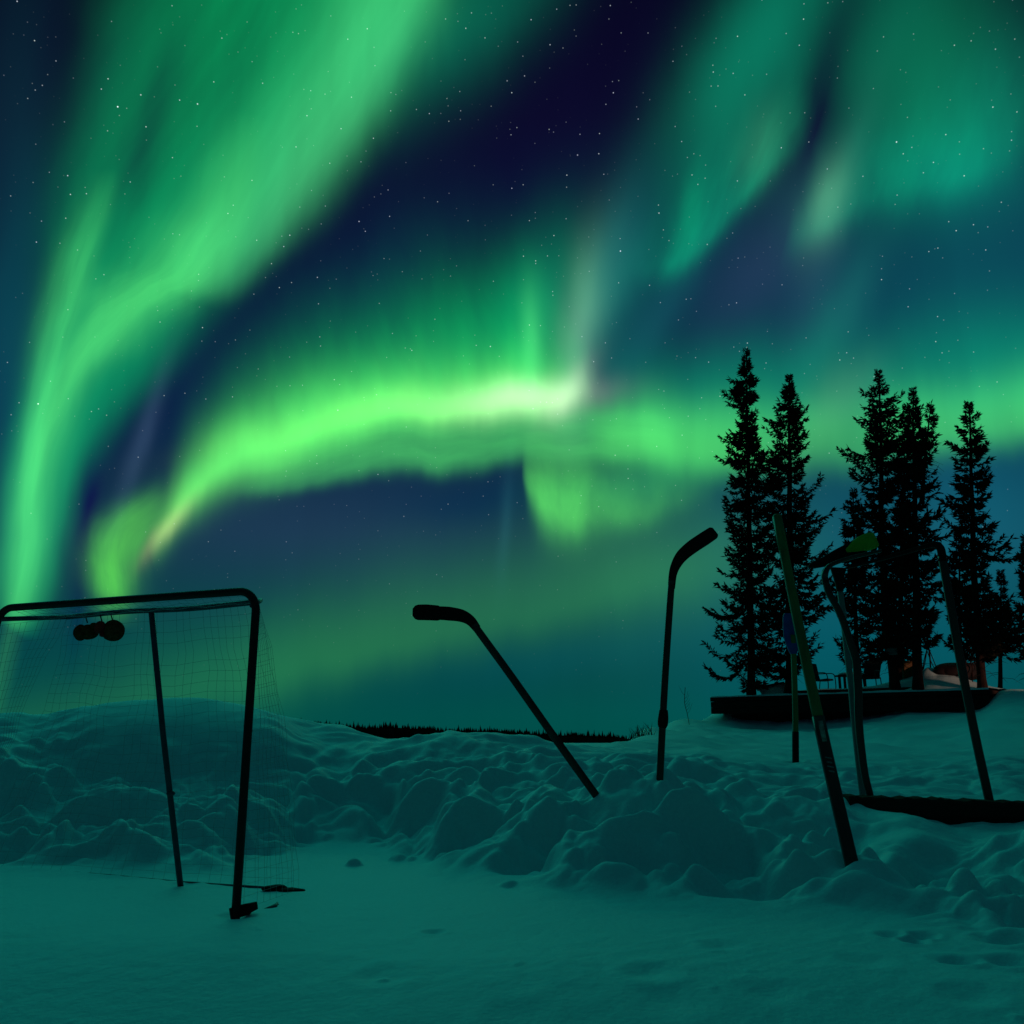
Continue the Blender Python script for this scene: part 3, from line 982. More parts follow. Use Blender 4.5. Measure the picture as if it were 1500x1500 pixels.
def f_top(a, b):
    t = (PR + up * H + dRL * .06).lerp(PL + up * H - dRL * .06, a); q = BR.lerp(BL, a)
    p = t.lerp(q, b)
    return p + Vector((0, 0, -0.022 * 4 * b * (1 - b) - 0.006 * math.sin(a * 40) * b * (1 - b) * 4))


net_panel(f_back, 30, 28, 1)
net_panel(f_side, 10, 26, 2)
net_panel(f_sidel, 12, 26, 3)
net_panel(f_top, 28, 6, 4)
g.obj("net", NETM, goal)
# skirt of loose cord lying on the snow by the right corner
g = G()
g.ball(floor_pt(403, 1304) + up * .006, (.055, .03, .018), .15, 31, 3)
g.ball(floor_pt(425, 1305) + up * .0, (.06, .025, .012), .15, 32, 3)
g.obj("net_hem", BLACK, goal)

# bundle hung in the top of the net
bY = 4.30
bc = at(148, 924, bY)
bun = empty("toy_bundle", bc, 'dark rounded bundle with red middle hanging in top of goal net', 'bundle')
g = G()
g.ball(at(131, 926, bY), (.044, .045, .037), .07, 1, 3)
g.ball(at(118, 927, bY - .01), (.033, .032, .037), .05, 2, 3)
g.ball(at(137, 918, bY - .015), (.02, .02, .02), .05, 5, 2)
g.obj("round_lump", PLUSH, bun)
g = G()
g.ball(at(166, 924, bY), (.050, .05, .050), .05, 3, 3)
g.obj("round_lump", PLUSH, bun)
g = G()
g.ball(at(146, 919, bY - .04), (.026, .022, .028), .12, 4, 3, 0.6)
g.ball(at(150, 928, bY - .03), (.014, .016, .018), .10, 9, 2)
g.obj("red_knot", REDP, bun)
g = G()
top_y = CT.y
for px in (128, 150, 166):
    pb = at(px, 912, bY)
    t = (px - 365) / (100 - 365.)
    g.tube([pb, BR.lerp(BL, min(t, .98))], 0.003, 5)
g.obj("hanging_cord", BLACK, bun)


# ------------------------------------------------------------------ hockey sticks
def pxm(n, Y):
    return n * Y / 1385.0 / 2


def path(p, n=5):
    return curve_pts([at(*q) for q in p], n)


def widths(ws, Y, n=5):
    w = []
    for a, b in zip(ws[:-1], ws[1:]):
        for k in range(n):
            w.append(pxm(a + (b - a) * k / n, Y))
    w.append(pxm(ws[-1], Y))
    return w


# 1: leaning stick, blade to the left
Y = 5.05
st1 = empty("hockey_stick", at(872, 1160, Y), 'black hockey stick leaning steeply left with its taped blade pointing left', 'hockey stick', 'hockey sticks stuck in the snow')
g = G(); P_ = path([(890, 1188, Y), (868, 1158, Y), (810, 1077, Y), (750, 992, Y), (710, 937, Y), (694, 915, Y)], 4)
g.sweep(P_, [pxm(11.5, Y)] * len(P_), 0.011, 8); g.obj("shaft", STICKW, st1)
g = G(); g.sweep(path([(699, 921, Y), (689, 909, Y), (676, 902, Y), (658, 899, Y), (643, 898, Y)]), widths([12.5, 15.5, 19, 21, 20.5], Y), 0.009, 10)
g.sweep(path([(645, 898, Y), (641, 898, Y), (625, 897, Y), (613, 897, Y), (608, 897, Y), (604.5, 897, Y)]), widths([19, 23, 24, 23.5, 20, 11], Y), 0.011, 10)
g.obj("blade", BLACK, st1)

# 2: upright stick, blade to the right
Y = 4.97
st2 = empty("hockey_stick", at(966, 1152, Y), 'black hockey stick standing upright with its blade bent up to the right', 'hockey stick', 'hockey sticks stuck in the snow')
g = G(); P_ = path([(963, 1185, Y), (966, 1150, Y), (970, 1070, Y), (975, 980, Y), (981, 890, Y), (984, 850, Y)], 4)
g.sweep(P_, [pxm(10, Y)] * len(P_), 0.011, 8); g.obj("shaft", STICKW, st2)
g = G(); g.sweep(path([(983.5, 862, Y), (985.5, 842, Y), (990, 828, Y), (999, 814, Y), (1014, 801, Y), (1032, 789, Y), (1044, 781, Y), (1047.5, 778.5, Y)]),
                 widths([10.5, 12, 15, 19, 21, 21.5, 20.5, 14], Y), 0.010, 10); g.obj("blade", BLACK, st2)
g = G(); g.sweep(path([(970.2, 1066, Y), (971, 1058, Y), (971.8, 1048, Y), (972, 1040, Y)], 2), [pxm(w, Y) for w in (11, 14, 15, 15, 14, 13, 12)], 0.014, 8); g.obj("tape_knob", BLACK, st2)

# 3: thick nearest stick, handle up
Y0, Y1 = 3.98, 4.32
st3 = empty("hockey_stick", at(1246, 1258, Y0), 'thick olive handled stick standing handle up, nearest and tallest of the sticks', 'hockey stick', 'hockey sticks stuck in the snow')


def s3(t):
    return at(1138 + (1246 - 1138) * t - 3 * math.sin(t * math.pi), 756 + (1258 - 756) * t, Y1 + (Y0 - Y1) * t)


g = G(); g.sweep([s3(k / 10 * 0.60) for k in range(11)], [0.0195 + 0.003 * k / 10 for k in range(11)], 0.014, 10); g.obj("shaft", OLIVE, st3)
g = G(); g.sweep([s3(0.585 + k / 10 * 0.46) for k in range(11)], [0.0255 + 0.001 * k / 10 for k in range(11)], 0.016, 8); g.obj("paddle", STICKW, st3)
g = G(); g.ball(s3(0.0), (.019, .016, .012), .03, 3, 2); g.sweep([s3(0.0), s3(0.05), s3(0.10)], [.0205, .021, .0205], .0155, 10); g.obj("grip", OLIVE, st3)
g = G(); g.sweep([s3(0.60), s3(0.62), s3(0.66)], [.012, .013, .012], .0185, 8); g.obj("sticker", STICKER, st3)
g = G()
for k in range(4):
    g.box(s3(0.705 + 0.013 * k) + Vector((0, -.0165, 0)), (0.028 - 0.004 * (k % 2), .003, .006), 0, 0.2)
g.obj("sticker", GREYB, st3)

# 4: stick with a thin blade seen edge on, crooked neck
Y = 5.3
st4 = empty("hockey_stick", at(1275, 1170, Y), 'dark crooked stick beside the scraper, standing behind the black beam', 'hockey stick', 'hockey sticks stuck in the snow')
g = G(); P_ = path([(1281, 1205, Y), (1275, 1168, Y), (1266, 1130, Y), (1258, 1060, Y), (1257, 1008, Y), (1254, 968, Y), (1246, 943, Y), (1235, 910, Y), (1225, 888, Y), (1214, 868, Y), (1209, 850, Y)], 4)
g.sweep(P_, [pxm(9.5 + 2.5 * max(0, 1 - abs(k - 18) / 14.), Y) for k in range(len(P_))], 0.012, 8); g.obj("shaft", STICKW, st4)
g = G(); g.sweep(path([(1210, 856, Y), (1208, 842, Y), (1213, 831, Y), (1225, 824, Y), (1250, 816, Y), (1272, 811, Y), (1290, 807, Y)]),
                 widths([10.5, 9, 7.5, 6.5, 6, 5, 4], Y), [0.012] * 5 + [.02] * 26, 8); g.obj("blade", STICKW, st4)

# 5: scraper with a pale pole and a long black head with a green end
Y = 5.45
scr = empty("snow_scraper", at(1262, 1150, Y), 'pale poled snow scraper, head up, long black head with bright green end', 'scraper')
g = G(); P_ = path([(1268, 1200, Y), (1257, 1112, Y), (1250, 1045, Y), (1246, 1000, Y), (1240, 950, Y), (1235, 900, Y), (1230, 862, Y)], 4)
g.sweep(P_, [pxm(8, Y)] * len(P_), 0.013, 8); g.obj("pole", PALE, scr)
g = G(); g.sweep(path([(1230.5, 866, Y), (1229.5, 856, Y), (1228.5, 846, Y), (1228, 832, Y)]), widths([9.5, 11, 15, 24], Y), .018, 8); g.obj("socket", BLACK, scr)
g = G(); g.sweep(path([(1184, 830, Y), (1192, 828, Y), (1207, 823, Y), (1225, 815, Y), (1245, 806, Y), (1258, 800, Y), (1264, 797.5, Y)]),
                 widths([3, 9, 15, 20, 23, 24, 24], Y), [.02] * 31, 10)
g.sweep(path([(1212, 828, Y - .03), (1235, 822, Y - .03), (1262, 812, Y - .03)]), widths([4, 4, 3], Y), .006, 6)
g.obj("head", BLACK, scr)
g = G(); g.sweep(path([(1238, 808, Y), (1250, 802, Y), (1262, 797, Y), (1272, 793.5, Y), (1279, 791.5, Y), (1282, 790.5, Y)]), widths([6, 18, 25, 27, 25, 21], Y), .024, 10, ); g.obj("end_cap", GREENT, scr)

# 6: far right stick
Y = 5.3
st5 = empty("hockey_stick", at(1449, 1172, Y), 'dark stick in the beam with long thin blade stretching left, rightmost of the sticks', 'hockey stick', 'hockey sticks stuck in the snow')
g = G(); P_ = path([(1457, 1210, Y), (1449, 1172, Y), (1430, 1085, Y), (1410, 985, Y), (1393, 890, Y), (1384, 838, Y), (1380, 815, Y)], 4)
g.sweep(P_, [pxm(12, Y)] * len(P_), 0.012, 8); g.obj("shaft", STICKW, st5)
g = G(); g.sweep(path([(1381, 822, Y), (1378, 804, Y), (1371, 798.5, Y), (1358, 800, Y), (1330, 808, Y), (1295, 818, Y), (1255, 828, Y), (1240, 832, Y)]),
                 widths([12, 11.5, 9, 7, 6, 5, 4.5, 3], Y), [.012] * 8 + [.03] * 28, 8); g.obj("blade", BLACK, st5)

# 7: blue shovel on a pole
Y = 7.4
sh = empty("snow_shovel", at(1165, 1108, Y), 'narrow blue shovel standing blade up on a thin pole, left of the thick stick', 'shovel')
g = G(); P_ = path([(1166, 1135, Y), (1165.5, 1108, Y), (1165, 1040, Y), (1163, 970, Y), (1161, 930, Y)], 4)
g.sweep(P_, [pxm(7.5, Y)] * len(P_), 0.018, 8); g.obj("pole", OLIVE, sh)
g = G(); g.sweep(path([(1165.6, 1135, Y), (1165.4, 1105, Y), (1165.2, 1072, Y)], 3), pxm(8.6, Y), .021, 8); g.obj("grip", BLACK, sh)
g = G(); g.sweep(path([(1162.6, 958, Y), (1161.5, 948, Y), (1160.5, 935, Y), (1160, 918, Y), (1160, 904, Y), (1160, 899, Y)]), widths([9, 17, 25, 27, 27, 22], Y), [.02] * 8 + [.012] * 18, 10); g.obj("blade", BLUEP, sh)

# ------------------------------------------------------------------ half buried beam
bm = G()
xs0, xs1 = at(1237, 1165, 5.13), at(1640, 1180, 5.13)
n = 60
vv, fc_ = [], []
for i in range(n + 1):
    p = xs0.lerp(xs1, i / n)
    j = 0.004 * math.sin(i * 1.3) * math.sin(i * 0.37 + 1) + 0.004 * random.uniform(-1, 1)
    for (dy_, dz_) in ((-.07, -.26), (-.07, -.012 + j), (-.055, j), (.055, j + .004), (.07, -.012 + j), (.07, -.26)):
        vv.append((p.x, p.y + dy_, p.z + dz_))
for i in range(n):
    for k in range(6):
        k2 = (k + 1) % 6
        fc_.append((i * 6 + k, i * 6 + k2, (i + 1) * 6 + k2, (i + 1) * 6 + k))
fc_.append(tuple(range(5, -1, -1))); fc_.append(tuple(n * 6 + k for k in range(6)))
beam = mesh_obj("wooden_beam", vv, fc_, DARKWOOD)
tag(beam, 'long black timber beam half buried in snow at the right edge', 'beam')

# ------------------------------------------------------------------ deck
DA = at(1040, 1022, 29.0); DB = at(1448, 1010, 24.0)
ZT = 1.84
A2 = Vector((DA.x, DA.y, 0)); B2 = Vector((DB.x, DB.y, 0))
e1 = (B2 - A2).normalized(); e2 = Vector((-e1.y, e1.x, 0))
LD = (B2 - A2).length
DD = 3.6


def dk(s, t, z):
    """along the front of the deck, back from it, height"""
    p = A2 + e1 * s + e2 * t
    return Vector((p.x, p.y, z))


def deck_at(px, t=0.0):
    """the spot on the deck under picture column px, t metres behind the front edge"""
    k = (px - 750) / 1375.0
    # A2 + e1*s + e2*t with x = k*y
    s = (k * (A2.y + e2.y * t) - (A2.x + e2.x * t)) / (e1.x - k * e1.y)
    return dk(s, t, ZT)


rzd = math.atan2(e1.y, e1.x)
deck = empty("wooden_deck", dk(LD / 2, DD / 2, 0.9), 'low black timber deck on the snowy rise with snow on top', 'deck')
g = G(); g.box(dk(LD / 2, DD / 2, ZT - .06), (LD, DD, .12), rzd, 0, .012)
g.obj("deck_floor", DARKWOOD, deck, False)
g = G()
for k in range(2):
    g.box(dk(LD / 2, .045, ZT - .12 - .10 - k * .185), (LD - .01, .06, .18), rzd, 0, .008)
g.box(dk(.045, DD / 2, ZT - .30), (.06, DD - .2, .34), rzd, 0, .008)
g.obj("fascia", DARKWOOD, deck, False)
g = G(); g.box(dk(LD / 2 + .1, DD / 2 + .2, ZT - .85), (LD - .7, DD - .6, 1.4), rzd, 0, .01)
g.obj("skirt", DARKWOOD, deck, False)
g = G(); g.box(dk(LD * .5, 1.15, ZT + .09), (LD * .62, .06, .18), rzd, 0, .006)
g.obj("step_board", DARKWOOD, deck, False)
# snow on the deck
ns_, nt_ = 170, 60
ps = np.linspace(0.0, LD, ns_); pt = np.linspace(0.02, DD, nt_)
S_, T_ = np.meshgrid(ps, pt, indexing='ij')


def deck_snow(S, T):
    h = 0.05 + 0.02 * fbm(S * 1.2, T * 1.2, 3, 120)
    inner = np.clip((T - 1.2) / 0.12, 0, 1) * np.clip((S - LD * .2) / .2, 0, 1) * np.clip((LD * .80 - S) / .3, 0, 1)
    h = h + inner * (0.17 + .03 * fbm(S * .8, T * .8, 2, 131))
    sm = LD * 0.79
    m1 = 0.55 * np.exp(-(((S - sm) / (0.55 + .5 * (S > sm))) ** 2 + ((T - 1.7) / .7) ** 2))
    m2 = 0.20 * np.exp(-(((S - LD * .66) / .7) ** 2 + ((T - 1.9) / .6) ** 2))
    edge = np.clip(T / 0.06, 0.3, 1)
    return np.maximum(h, 0.01) * edge + m1 + m2


Hs = deck_snow(S_, T_)
dv = [tuple(dk(a, b, ZT + c)) for a, b, c in zip(S_.ravel(), T_.ravel(), Hs.ravel())]
df = [(i * nt_ + j, (i + 1) * nt_ + j, (i + 1) * nt_ + j + 1, i * nt_ + j + 1) for i in range(ns_ - 1) for j in range(nt_ - 1)]
n0 = len(dv)
for i in range(ns_):
    dv.append(tuple(dk(ps[i], 0.02, ZT + .002)))
for i in range(ns_ - 1):
    df.append((n0 + i, n0 + i + 1, (i + 1) * nt_, i * nt_))
n1 = len(dv)
for j in range(nt_):
    dv.append(tuple(dk(0, pt[j], ZT + .002)))
for j in range(nt_ - 1):
    df.append((n1 + j, j, j + 1, n1 + j + 1))
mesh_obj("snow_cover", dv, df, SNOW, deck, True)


def deck_z(p):
    d = Vector((p.x, p.y, 0)) - A2
    return ZT + float(deck_snow(np.array([d.dot(e1)]), np.array([d.dot(e2)]))[0])


# ------------------------------------------------------------------ deck furniture
def chair(px, t, facing, label, lean=0.18, sc=1.0):
    p = deck_at(px, t); p.z = deck_z(p) - .02
    c = empty("patio_chair", p, label, 'chair', 'chairs on the deck')
    X = Vector((*facing, 0)).normalized(); Yv = Vector((-X.y, X.x, 0)); Z = Vector((0, 0, 1))

    def q(a, b, z):
        return p + (X * a + Yv * b) * sc + Z * (z * sc)
    g = G(); g.sweep([q(-.22, 0, .36), q(-.26, 0, .5), q(-.22 - lean * .7, 0, .72), q(-.22 - lean, 0, .88)], .26 * sc, .025 * sc, 8, X); g.obj("backrest", FABRIC, c)
    g = G(); g.sweep([q(-.24, 0, .34), q(0, 0, .33), q(.24, 0, .35)], .26 * sc, .03 * sc, 8, (0, 0, 1)); g.obj("seat", FABRIC, c)
    for s in (-.27, .27):
        g = G(); g.tube(curve_pts([q(-.27, s, .56), q(0, s, .56), q(.2, s, .55), q(.28, s, .47), q(.30, s, .2), q(.28, s, 0)], 4), .016 * sc, 6); g.obj("armrest", STEEL, c)
        g = G(); g.tube([q(-.22, s, .36), q(-.28, s, 0)], .015 * sc, 6); g.obj("leg", STEEL, c)
    return c


chair(1207, 1.9, (.72, -.69), 'dark patio chair facing right, open armrest, between shovel and scraper poles', .10, .95)
chair(1276, 2.1, (-.6, -.8), 'dark reclined chair facing left, between the two trunks behind the scraper', .34, .95)

p = deck_at(1250, 2.0); p.z = deck_z(p) - .02
tb = empty("garden_table", p, 'low dark table with snow lying on it, between the two chairs', 'table')
g = G(); g.box(p + Vector((0, 0, .42)), (.8, .6, .05), .3, 0, .01); g.obj("tabletop", DARKWOOD, tb, False)
for a in (-.3, .3):
    for b in (-.22, .22):
        g = G(); g.box(p + Vector((a, b, .2)), (.06, .06, .41), .3, 0, .004); g.obj("leg", DARKWOOD, tb, False)
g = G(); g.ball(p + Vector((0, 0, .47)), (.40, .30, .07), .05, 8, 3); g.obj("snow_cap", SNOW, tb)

p = deck_at(1333, 2.0); p.z = deck_z(p) - .05
bn = empty("storage_bin", p, 'ochre yellow bin standing on deck between two tree trunks', 'bin')
g = G(); g.box(p + Vector((0, 0, .26)), (.52, .45, .5), .2, 0, .03); g.obj("body", YELLOW, bn, False)
g = G(); g.box(p + Vector((0, 0, .535)), (.56, .49, .05), .2, 0, .015); g.obj("lid", YELLOW, bn, False)

for (px, t, h, lab, sd) in ((1366, 2.3, 1.35, 'loose tripod of bare branches standing left of the covered pile', 4), (1426, 1.6, 1.5, 'thin tripod of bare branches standing right of the covered pile', 8)):
    p = deck_at(px, t); p.z = deck_z(p) - .03
    o = empty("branch_tripod", p, lab, 'branches', 'tripods of branches on the deck')
    rr_ = random.Random(sd)
    for k in range(6):
        a = k * 1.05 + rr_.random() * .5
        R = rr_.uniform(.25, .42)
        b0 = p + Vector((R * math.cos(a), R * .8 * math.sin(a), 0))
        tp = p + Vector((-.12 * math.cos(a), -.1 * math.sin(a), h * rr_.uniform(.85, 1.1)))
        g = G(); g.tube(curve_pts([b0, b0.lerp(tp, .5) + Vector((rr_.uniform(-.06, .06), 0, 0)), tp], 4), rr_.uniform(.012, .024), 5); g.obj("branch", BARK, o)
p = deck_at(1405, 1.9); p.z = deck_z(p)
g = G(); g.ball(p + Vector((0, 0, .16)), (.62, .42, .26), .12, 21, 4); g.ball(p + Vector((.42, .1, .14)), (.34, .3, .24), .12, 22, 3); g.ball(p + Vector((-.4, 0, .1)), (.3, .3, .17), .1, 25, 3)
tag(g.obj("covered_pile", TARP), 'low black tarp covered pile on the deck right of the pink lit snow', 'pile')

p0 = deck_at(1096, .55); p1 = deck_at(1150, .85)
sc_ = empty("mesh_screen", p0, 'pale mesh screen hung under a leaning dark rail at the left tree trunk', 'screen')
zt0, zt1 = deck_at(1096, .55).z + .24, deck_at(1150, .85).z + .42
g = G(); g.tube([Vector((p0.x - .15, p0.y, zt0 - .05)), Vector((p0.x, p0.y, zt0)), Vector((p1.x, p1.y, zt1))], .035, 6)
g.tube([Vector((p1.x, p1.y, ZT)), Vector((p1.x, p1.y, zt1))], .02, 5); g.obj("rail", BARK, sc_)
q0 = p0.lerp(p1, .28)
zq = zt0 + (zt1 - zt0) * .28
vv = []
for (pp, z) in ((q0, zq - .02), (p1, zt1 - .03)):
    for d in (0, .02):
        vv += [(pp.x, pp.y - .45 + d, ZT + .03), (pp.x, pp.y + d + .01, z)]
mesh_obj("panel", vv, [(0, 4, 5, 1), (2, 3, 7, 6), (0, 1, 3, 2), (4, 6, 7, 5), (1, 5, 7, 3), (0, 2, 6, 4)], MESHP, sc_)

# porch lamp off to the right, warm light on the heap
ld = bpy.data.lights.new("porch_lamp", 'SPOT')
ld.energy = 850
ld.color = (1.0, 0.36, 0.26)
ld.spot_size = math.radians(21)
ld.spot_blend = 0.7
ld.shadow_soft_size = 0.12
lo = bpy.data.objects.new("porch_lamp", ld)
COL.objects.link(lo)
lo.location = (16.2, 20.5, 2.7)
tg = deck_at(1362, 1.6); tg.z = ZT + .3
lo.rotation_euler = (tg - Vector(lo.location)).to_track_quat('-Z', 'Y').to_euler()


# ------------------------------------------------------------------ spruces
def spruce(px_top, row_top, px_base, base, profile, label, seed, trunk_r=0.11, dens=1.0, bare=None, fork=None, group='spruces around the deck', kink=0.0):
    """profile = list of (row, half width px left, half width px right)"""
    r = np.random.default_rng(seed)
    Y = base.y
    top = at(px_top, row_top, Y)
    o = empty("spruce_tree", base, label, 'tree', group)
    zb, zt = base.z, top.z
    H_ = zt - zb

    def axis(z):
        t = (z - zb) / H_
        return np.array([base.x + (top.x - base.x) * t + kink * math.sin(t * math.pi * 1.5), Y, z])
    pr = sorted(((ZC + row_v(a) * Y), b * Y / 1370., c * Y / 1370.) for a, b, c in profile)
    pz = [q[0] for q in pr]; pl = [q[1] for q in pr]; prr = [q[2] for q in pr]
    # trunk
    g = G()
    zz = np.linspace(zb - .35, zt - .05, 26)
    rad_ = [trunk_r * (1.25 if z < zb + .15 else 1) * max(0.1, (1 - (z - zb) / H_)) ** 0.8 + .006 for z in zz]
    g.sweep([Vector(axis(z)) + Vector((0.012 * math.sin(z * 2.1 + seed), 0, 0)) for z in zz], rad_, rad_, 8, (0, -1, 0), 1.0)
    Vv, Ff = [], []
    cnt = 0

    def sliver(p, d, L, w, nrm):
        nonlocal cnt
        side = np.cross(d, nrm); side /= (np.linalg.norm(side) + 1e-9)
        m = p + d * L * 0.45
        Vv.extend([p, m + side * w, p + d * L, m - side * w])
        Ff.append((cnt, cnt + 1, cnt + 2, cnt + 3))
        cnt += 4
    z = zt - 0.03
    zlow = pz[0]
    # leader
    for k in range(22):
        p = axis(zt - r.uniform(0, .30)); a = r.uniform(0, 6.28)
        d = np.array([math.cos(a) * .55, math.sin(a) * .55, r.uniform(.2, 1.1)]); d /= np.linalg.norm(d)
        sliver(p, d, r.uniform(.10, .2), .018, r.normal(size=3))
    while z > zlow:
        wl, wr = np.interp(z, pz, pl), np.interp(z, pz, prr)
        gap = 0.42 + 0.75 * (0.5 + 0.5 * perlin(np.array([z * 1.7]), np.array([seed * 3.1]), 7)[0] * 1.6)
        nb = max(3, int(r.poisson(5.2 * dens)))
        for b in range(nb):
            a = r.uniform(0, 2 * math.pi)
            ca, sa = math.cos(a), math.sin(a)
            L = (wr if ca > 0 else wl) * (abs(ca)) + 0.5 * (wl + wr) * (1 - abs(ca))
            clump = 0.72 + 0.5 * perlin(np.array([z * 1.1 + 5 * math.cos(a)]), np.array([seed * 1.7 + 4 * math.sin(a)]), 9)[0] * 1.5
            L = max(0.08, L * r.uniform(.55, 1.08) * np.clip(clump, .4, 1.25) * (1.32 - 0.36 * max(0.0, 1 - (zt - z) / 1.3)))
            p0_ = axis(z + r.uniform(-.07, .07))
            droop = (0.10 + 0.30 * (1 - (z - zb) / H_)) * r.uniform(.5, 1.3)
            rise = 0.25 * ((z - zb) / H_) ** 2
            nseg = 6
            P = []
            for k in range(nseg + 1):
                t = k / nseg
                P.append(p0_ + np.array([ca * L * t, sa * L * t, L * (rise * t - droop * math.sin(t * 2.2) + 0.22 * t ** 4)]))
            if L > .3:
                g.tube([Vector(P[0]), Vector(P[3]), Vector(P[5])], [0.016 * min(1, L), .011 * min(1, L), .004], 4)
            m = int(L * 92 * gap) + 14
            for q in range(m):
                t = r.uniform(.12 if L > .5 else .05, 1.0) ** .75
                k = min(int(t * nseg), nseg - 1); f = t * nseg - k
                pp = P[k] * (1 - f) + P[k + 1] * f
                dd = P[k + 1] - P[k]; dd /= np.linalg.norm(dd)
                sw = r.uniform(-1.0, 1.0)
                per = np.array([-sa, ca, 0]) * sw
                d = dd * r.uniform(.35, 1.0) + per * .9 + np.array([0, 0, r.uniform(-.75, .38)])
                d /= np.linalg.norm(d)
                spread = 0.16 * L * (1 - t) + .02
                pp = pp + per * spread * r.uniform(0, 1)
                sl_ = min(1.0, .45 + (zt - z) / 2.0)
                sliver(pp, d, r.uniform(.09, .23) * sl_, r.uniform(.016, .034) * sl_, r.normal(size=3))
        z -= r.uniform(.10, .20) * (0.75 + 0.5 * (zt - z) / H_)
    # dead twigs on the bare stem
    for k in range(16):
        zz_ = r.uniform(zb + .4, max(zlow + .6, zb + .8)); a = r.uniform(0, 6.28); L = r.uniform(.2, .7)
        p = axis(zz_)
        g.tube([Vector(p), Vector(p + np.array([math.cos(a) * L * .6, math.sin(a) * L * .6, -.05])), Vector(p + np.array([math.cos(a) * L, math.sin(a) * L, -L * .35]))], [.008, .006, .002], 3)
    g.obj("trunk", BARK, o)
    mesh_obj("crown", np.array(Vv), Ff, NEEDLE, o)
    return o


def tb_(px, t, sink=.05):
    p = deck_at(px, t); p.z = deck_z(p) - sink
    return p


spruce(1093, 512, 1101, tb_(1101, .35), [(520, 3, 3), (560, 18, 16), (590, 30, 16), (615, 20, 14), (660, 40, 16), (690, 28, 34), (730, 40, 38), (800, 44, 46), (850, 54, 50), (910, 66, 46), (945, 72, 46), (985, 60, 40), (1003, 46, 20)],
       'tallest spruce, leftmost of all, with its branches reaching almost down to the deck', 101, .12, 1.1)
spruce(1156, 550, 1158, tb_(1158, .5), [(556, 3, 3), (590, 20, 14), (620, 42, 24), (660, 46, 30), (700, 50, 36), (760, 52, 44), (800, 46, 54), (850, 46, 60), (905, 44, 62), (935, 44, 56), (975, 30, 24), (990, 18, 16)],
       'broad dense spruce directly behind the thick stick and the blue shovel', 102, .15, 1.15)
spruce(1281, 545, 1312, tb_(1312, .45), [(550, 4, 4), (580, 24, 24), (600, 32, 34), (640, 24, 34), (680, 40, 28), (705, 48, 30), (722, 26, 30), (790, 28, 40), (860, 36, 40), (930, 48, 40), (960, 30, 30)],
       'tall leaning spruce with ragged open top, left of the forked one', 103, .13, 1.0, kink=-.12)
spruce(1326, 618, 1318, tb_(1318, 1.6), [(622, 3, 3), (660, 14, 10), (720, 16, 14), (800, 22, 18), (880, 30, 26), (940, 30, 30), (960, 20, 24)],
       'thin sparse spruce squeezed between the leaning spruce and the forked spruce', 104, .08, .8)
t4 = spruce(1337, 570, 1345, tb_(1345, .4), [(576, 3, 3), (600, 12, 12), (625, 20, 14), (660, 20, 18), (700, 24, 34), (725, 26, 40), (775, 30, 44), (800, 28, 40), (850, 34, 42), (900, 34, 40), (930, 30, 42), (950, 14, 20)],
            'forked spruce with two tops, its bare trunk by the pink lit snow', 105, .13, 1.0)
# the second leader of the forked spruce
fb = tb_(1345, .4)
tmp = spruce(1363, 592, 1348, Vector((at(1350, 700, fb.y).x, fb.y + .05, at(1350, 720, fb.y).z)), [(597, 6, 6), (615, 12, 14), (635, 14, 16), (665, 12, 12), (700, 10, 8)], 'x', 106, .05, 1.0)
for ch in list(tmp.children):
    loc = tmp.location - t4.location
    ch.parent = t4
    ch.location = loc
bpy.data.objects.remove(tmp)
spruce(1416, 590, 1441, tb_(1441, .8), [(595, 4, 4), (625, 14, 18), (665, 24, 26), (690, 22, 30), (720, 18, 34), (742, 44, 20), (775, 24, 34), (800, 26, 50), (850, 30, 46), (900, 40, 44), (940, 40, 40), (962, 18, 18)],
       'tall spruce standing right of the rightmost stick, leaning slightly left', 107, .11, .95, kink=-.06)
spruce(1250, 718, 1256, tb_(1256, 2.7), [(724, 5, 5), (760, 18, 18), (800, 22, 20), (860, 24, 24), (920, 30, 30), (960, 34, 34), (975, 20, 20)],
       'short dense spruce behind the green tipped scraper head', 108, .08, 1.2)
spruce(1404, 773, 1408, tb_(1408, 3.0), [(778, 3, 3), (810, 14, 12), (860, 18, 16), (920, 22, 20), (955, 20, 16)],
       'small spruce just left of the tall spruce right of the rightmost stick', 109, .06, 1.0)
g_ = at(1463, 1006, 26.5)
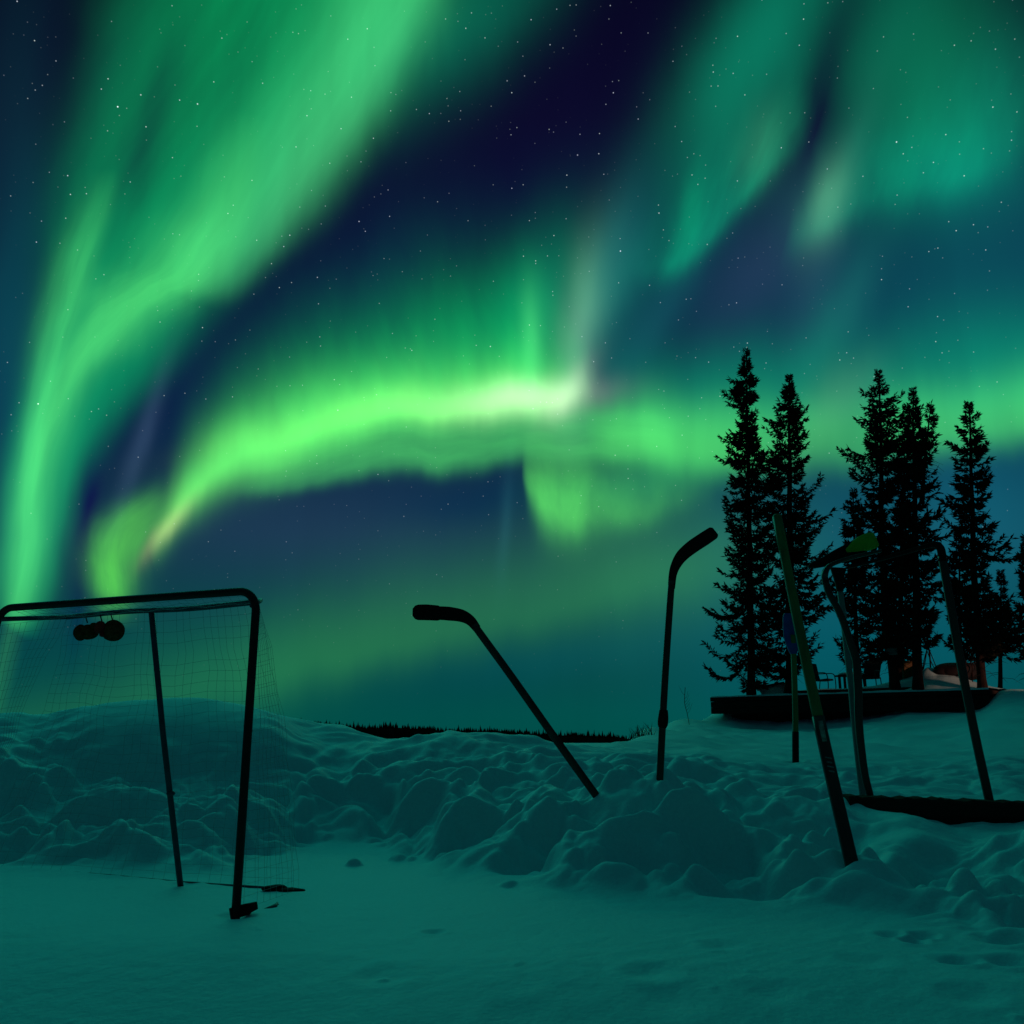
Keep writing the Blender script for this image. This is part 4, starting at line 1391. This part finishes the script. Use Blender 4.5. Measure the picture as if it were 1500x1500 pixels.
spruce(1466, 838, 1463, Vector((g_.x, g_.y, hz(g_.x, g_.y) - .05)), [(842, 3, 3), (870, 14, 12), (900, 22, 18), (935, 32, 30), (955, 24, 22), (964, 12, 10)],
       'short spruce on a thin bare trunk at the right end of the deck', 110, .06, 1.2)
g_ = at(1508, 1004, 27)
spruce(1501, 786, 1508, Vector((g_.x, g_.y, hz(g_.x, g_.y) - .05)), [(790, 2, 3), (830, 9, 14), (870, 15, 22), (920, 24, 34), (945, 14, 30), (960, 8, 16)],
       'spruce cut off by the right edge of the picture', 111, .07, 1.1)

# grey box on the trunk of the thin tree
p = at(1305, 954, tb_(1312, .45).y - .18)
bx = empty("nest_box", p, 'small grey box with slanted lid fixed to leaning spruce trunk', 'nest box')
g = G(); g.box(p, (.30, .16, .20), 0, 0, .012); g.obj("body", GREYB, bx, False)
g = G(); g.box(p + Vector((0, -.02, .115)), (.36, .24, .025), 0, .12, .005); g.obj("lid", DARKWOOD, bx, False)

# ------------------------------------------------------------------ small plants
r_ = random.Random(17)
gx = at(1010, 1050, 22)
p = Vector((gx.x, gx.y, hz(gx.x, gx.y)))
g = G()
tw = [p - up * .1, p + Vector((-.05, 0, .25)), p + Vector((-.10, 0, .5)), p + Vector((-.07, 0, .85))]
g.tube(curve_pts(tw, 4), .008, 4)
for k in range(7):
    b0 = curve_pts(tw, 4)[4 + k]
    s = r_.choice((-1, 1))
    g.tube([b0, b0 + Vector((s * .06, 0, .06)), b0 + Vector((s * r_.uniform(.08, .14), 0, r_.uniform(.12, .24)))], [.005, .004, .002], 3)
tag(g.obj("bare_sapling", DRYG), 'thin bare sapling standing in snow just left of the deck', 'sapling')
gx = at(938, 1075, 12.5)
g = G()
for k in range(46):
    x = gx.x + r_.gauss(0, .10); y = gx.y + r_.gauss(0, .04)
    z = hz(x, y) - .03
    L = r_.uniform(.10, .24); a = r_.uniform(-.6, .5)
    g.tube([(x, y, z), (x + a * L * .4, y, z + L * .6), (x + a * L, y + .02, z + L)], [.006, .005, .0015], 3)
tag(g.obj("grass_tuft", DRYG), 'tuft of dry grass poking through snow left of the upright stick', 'grass tuft')
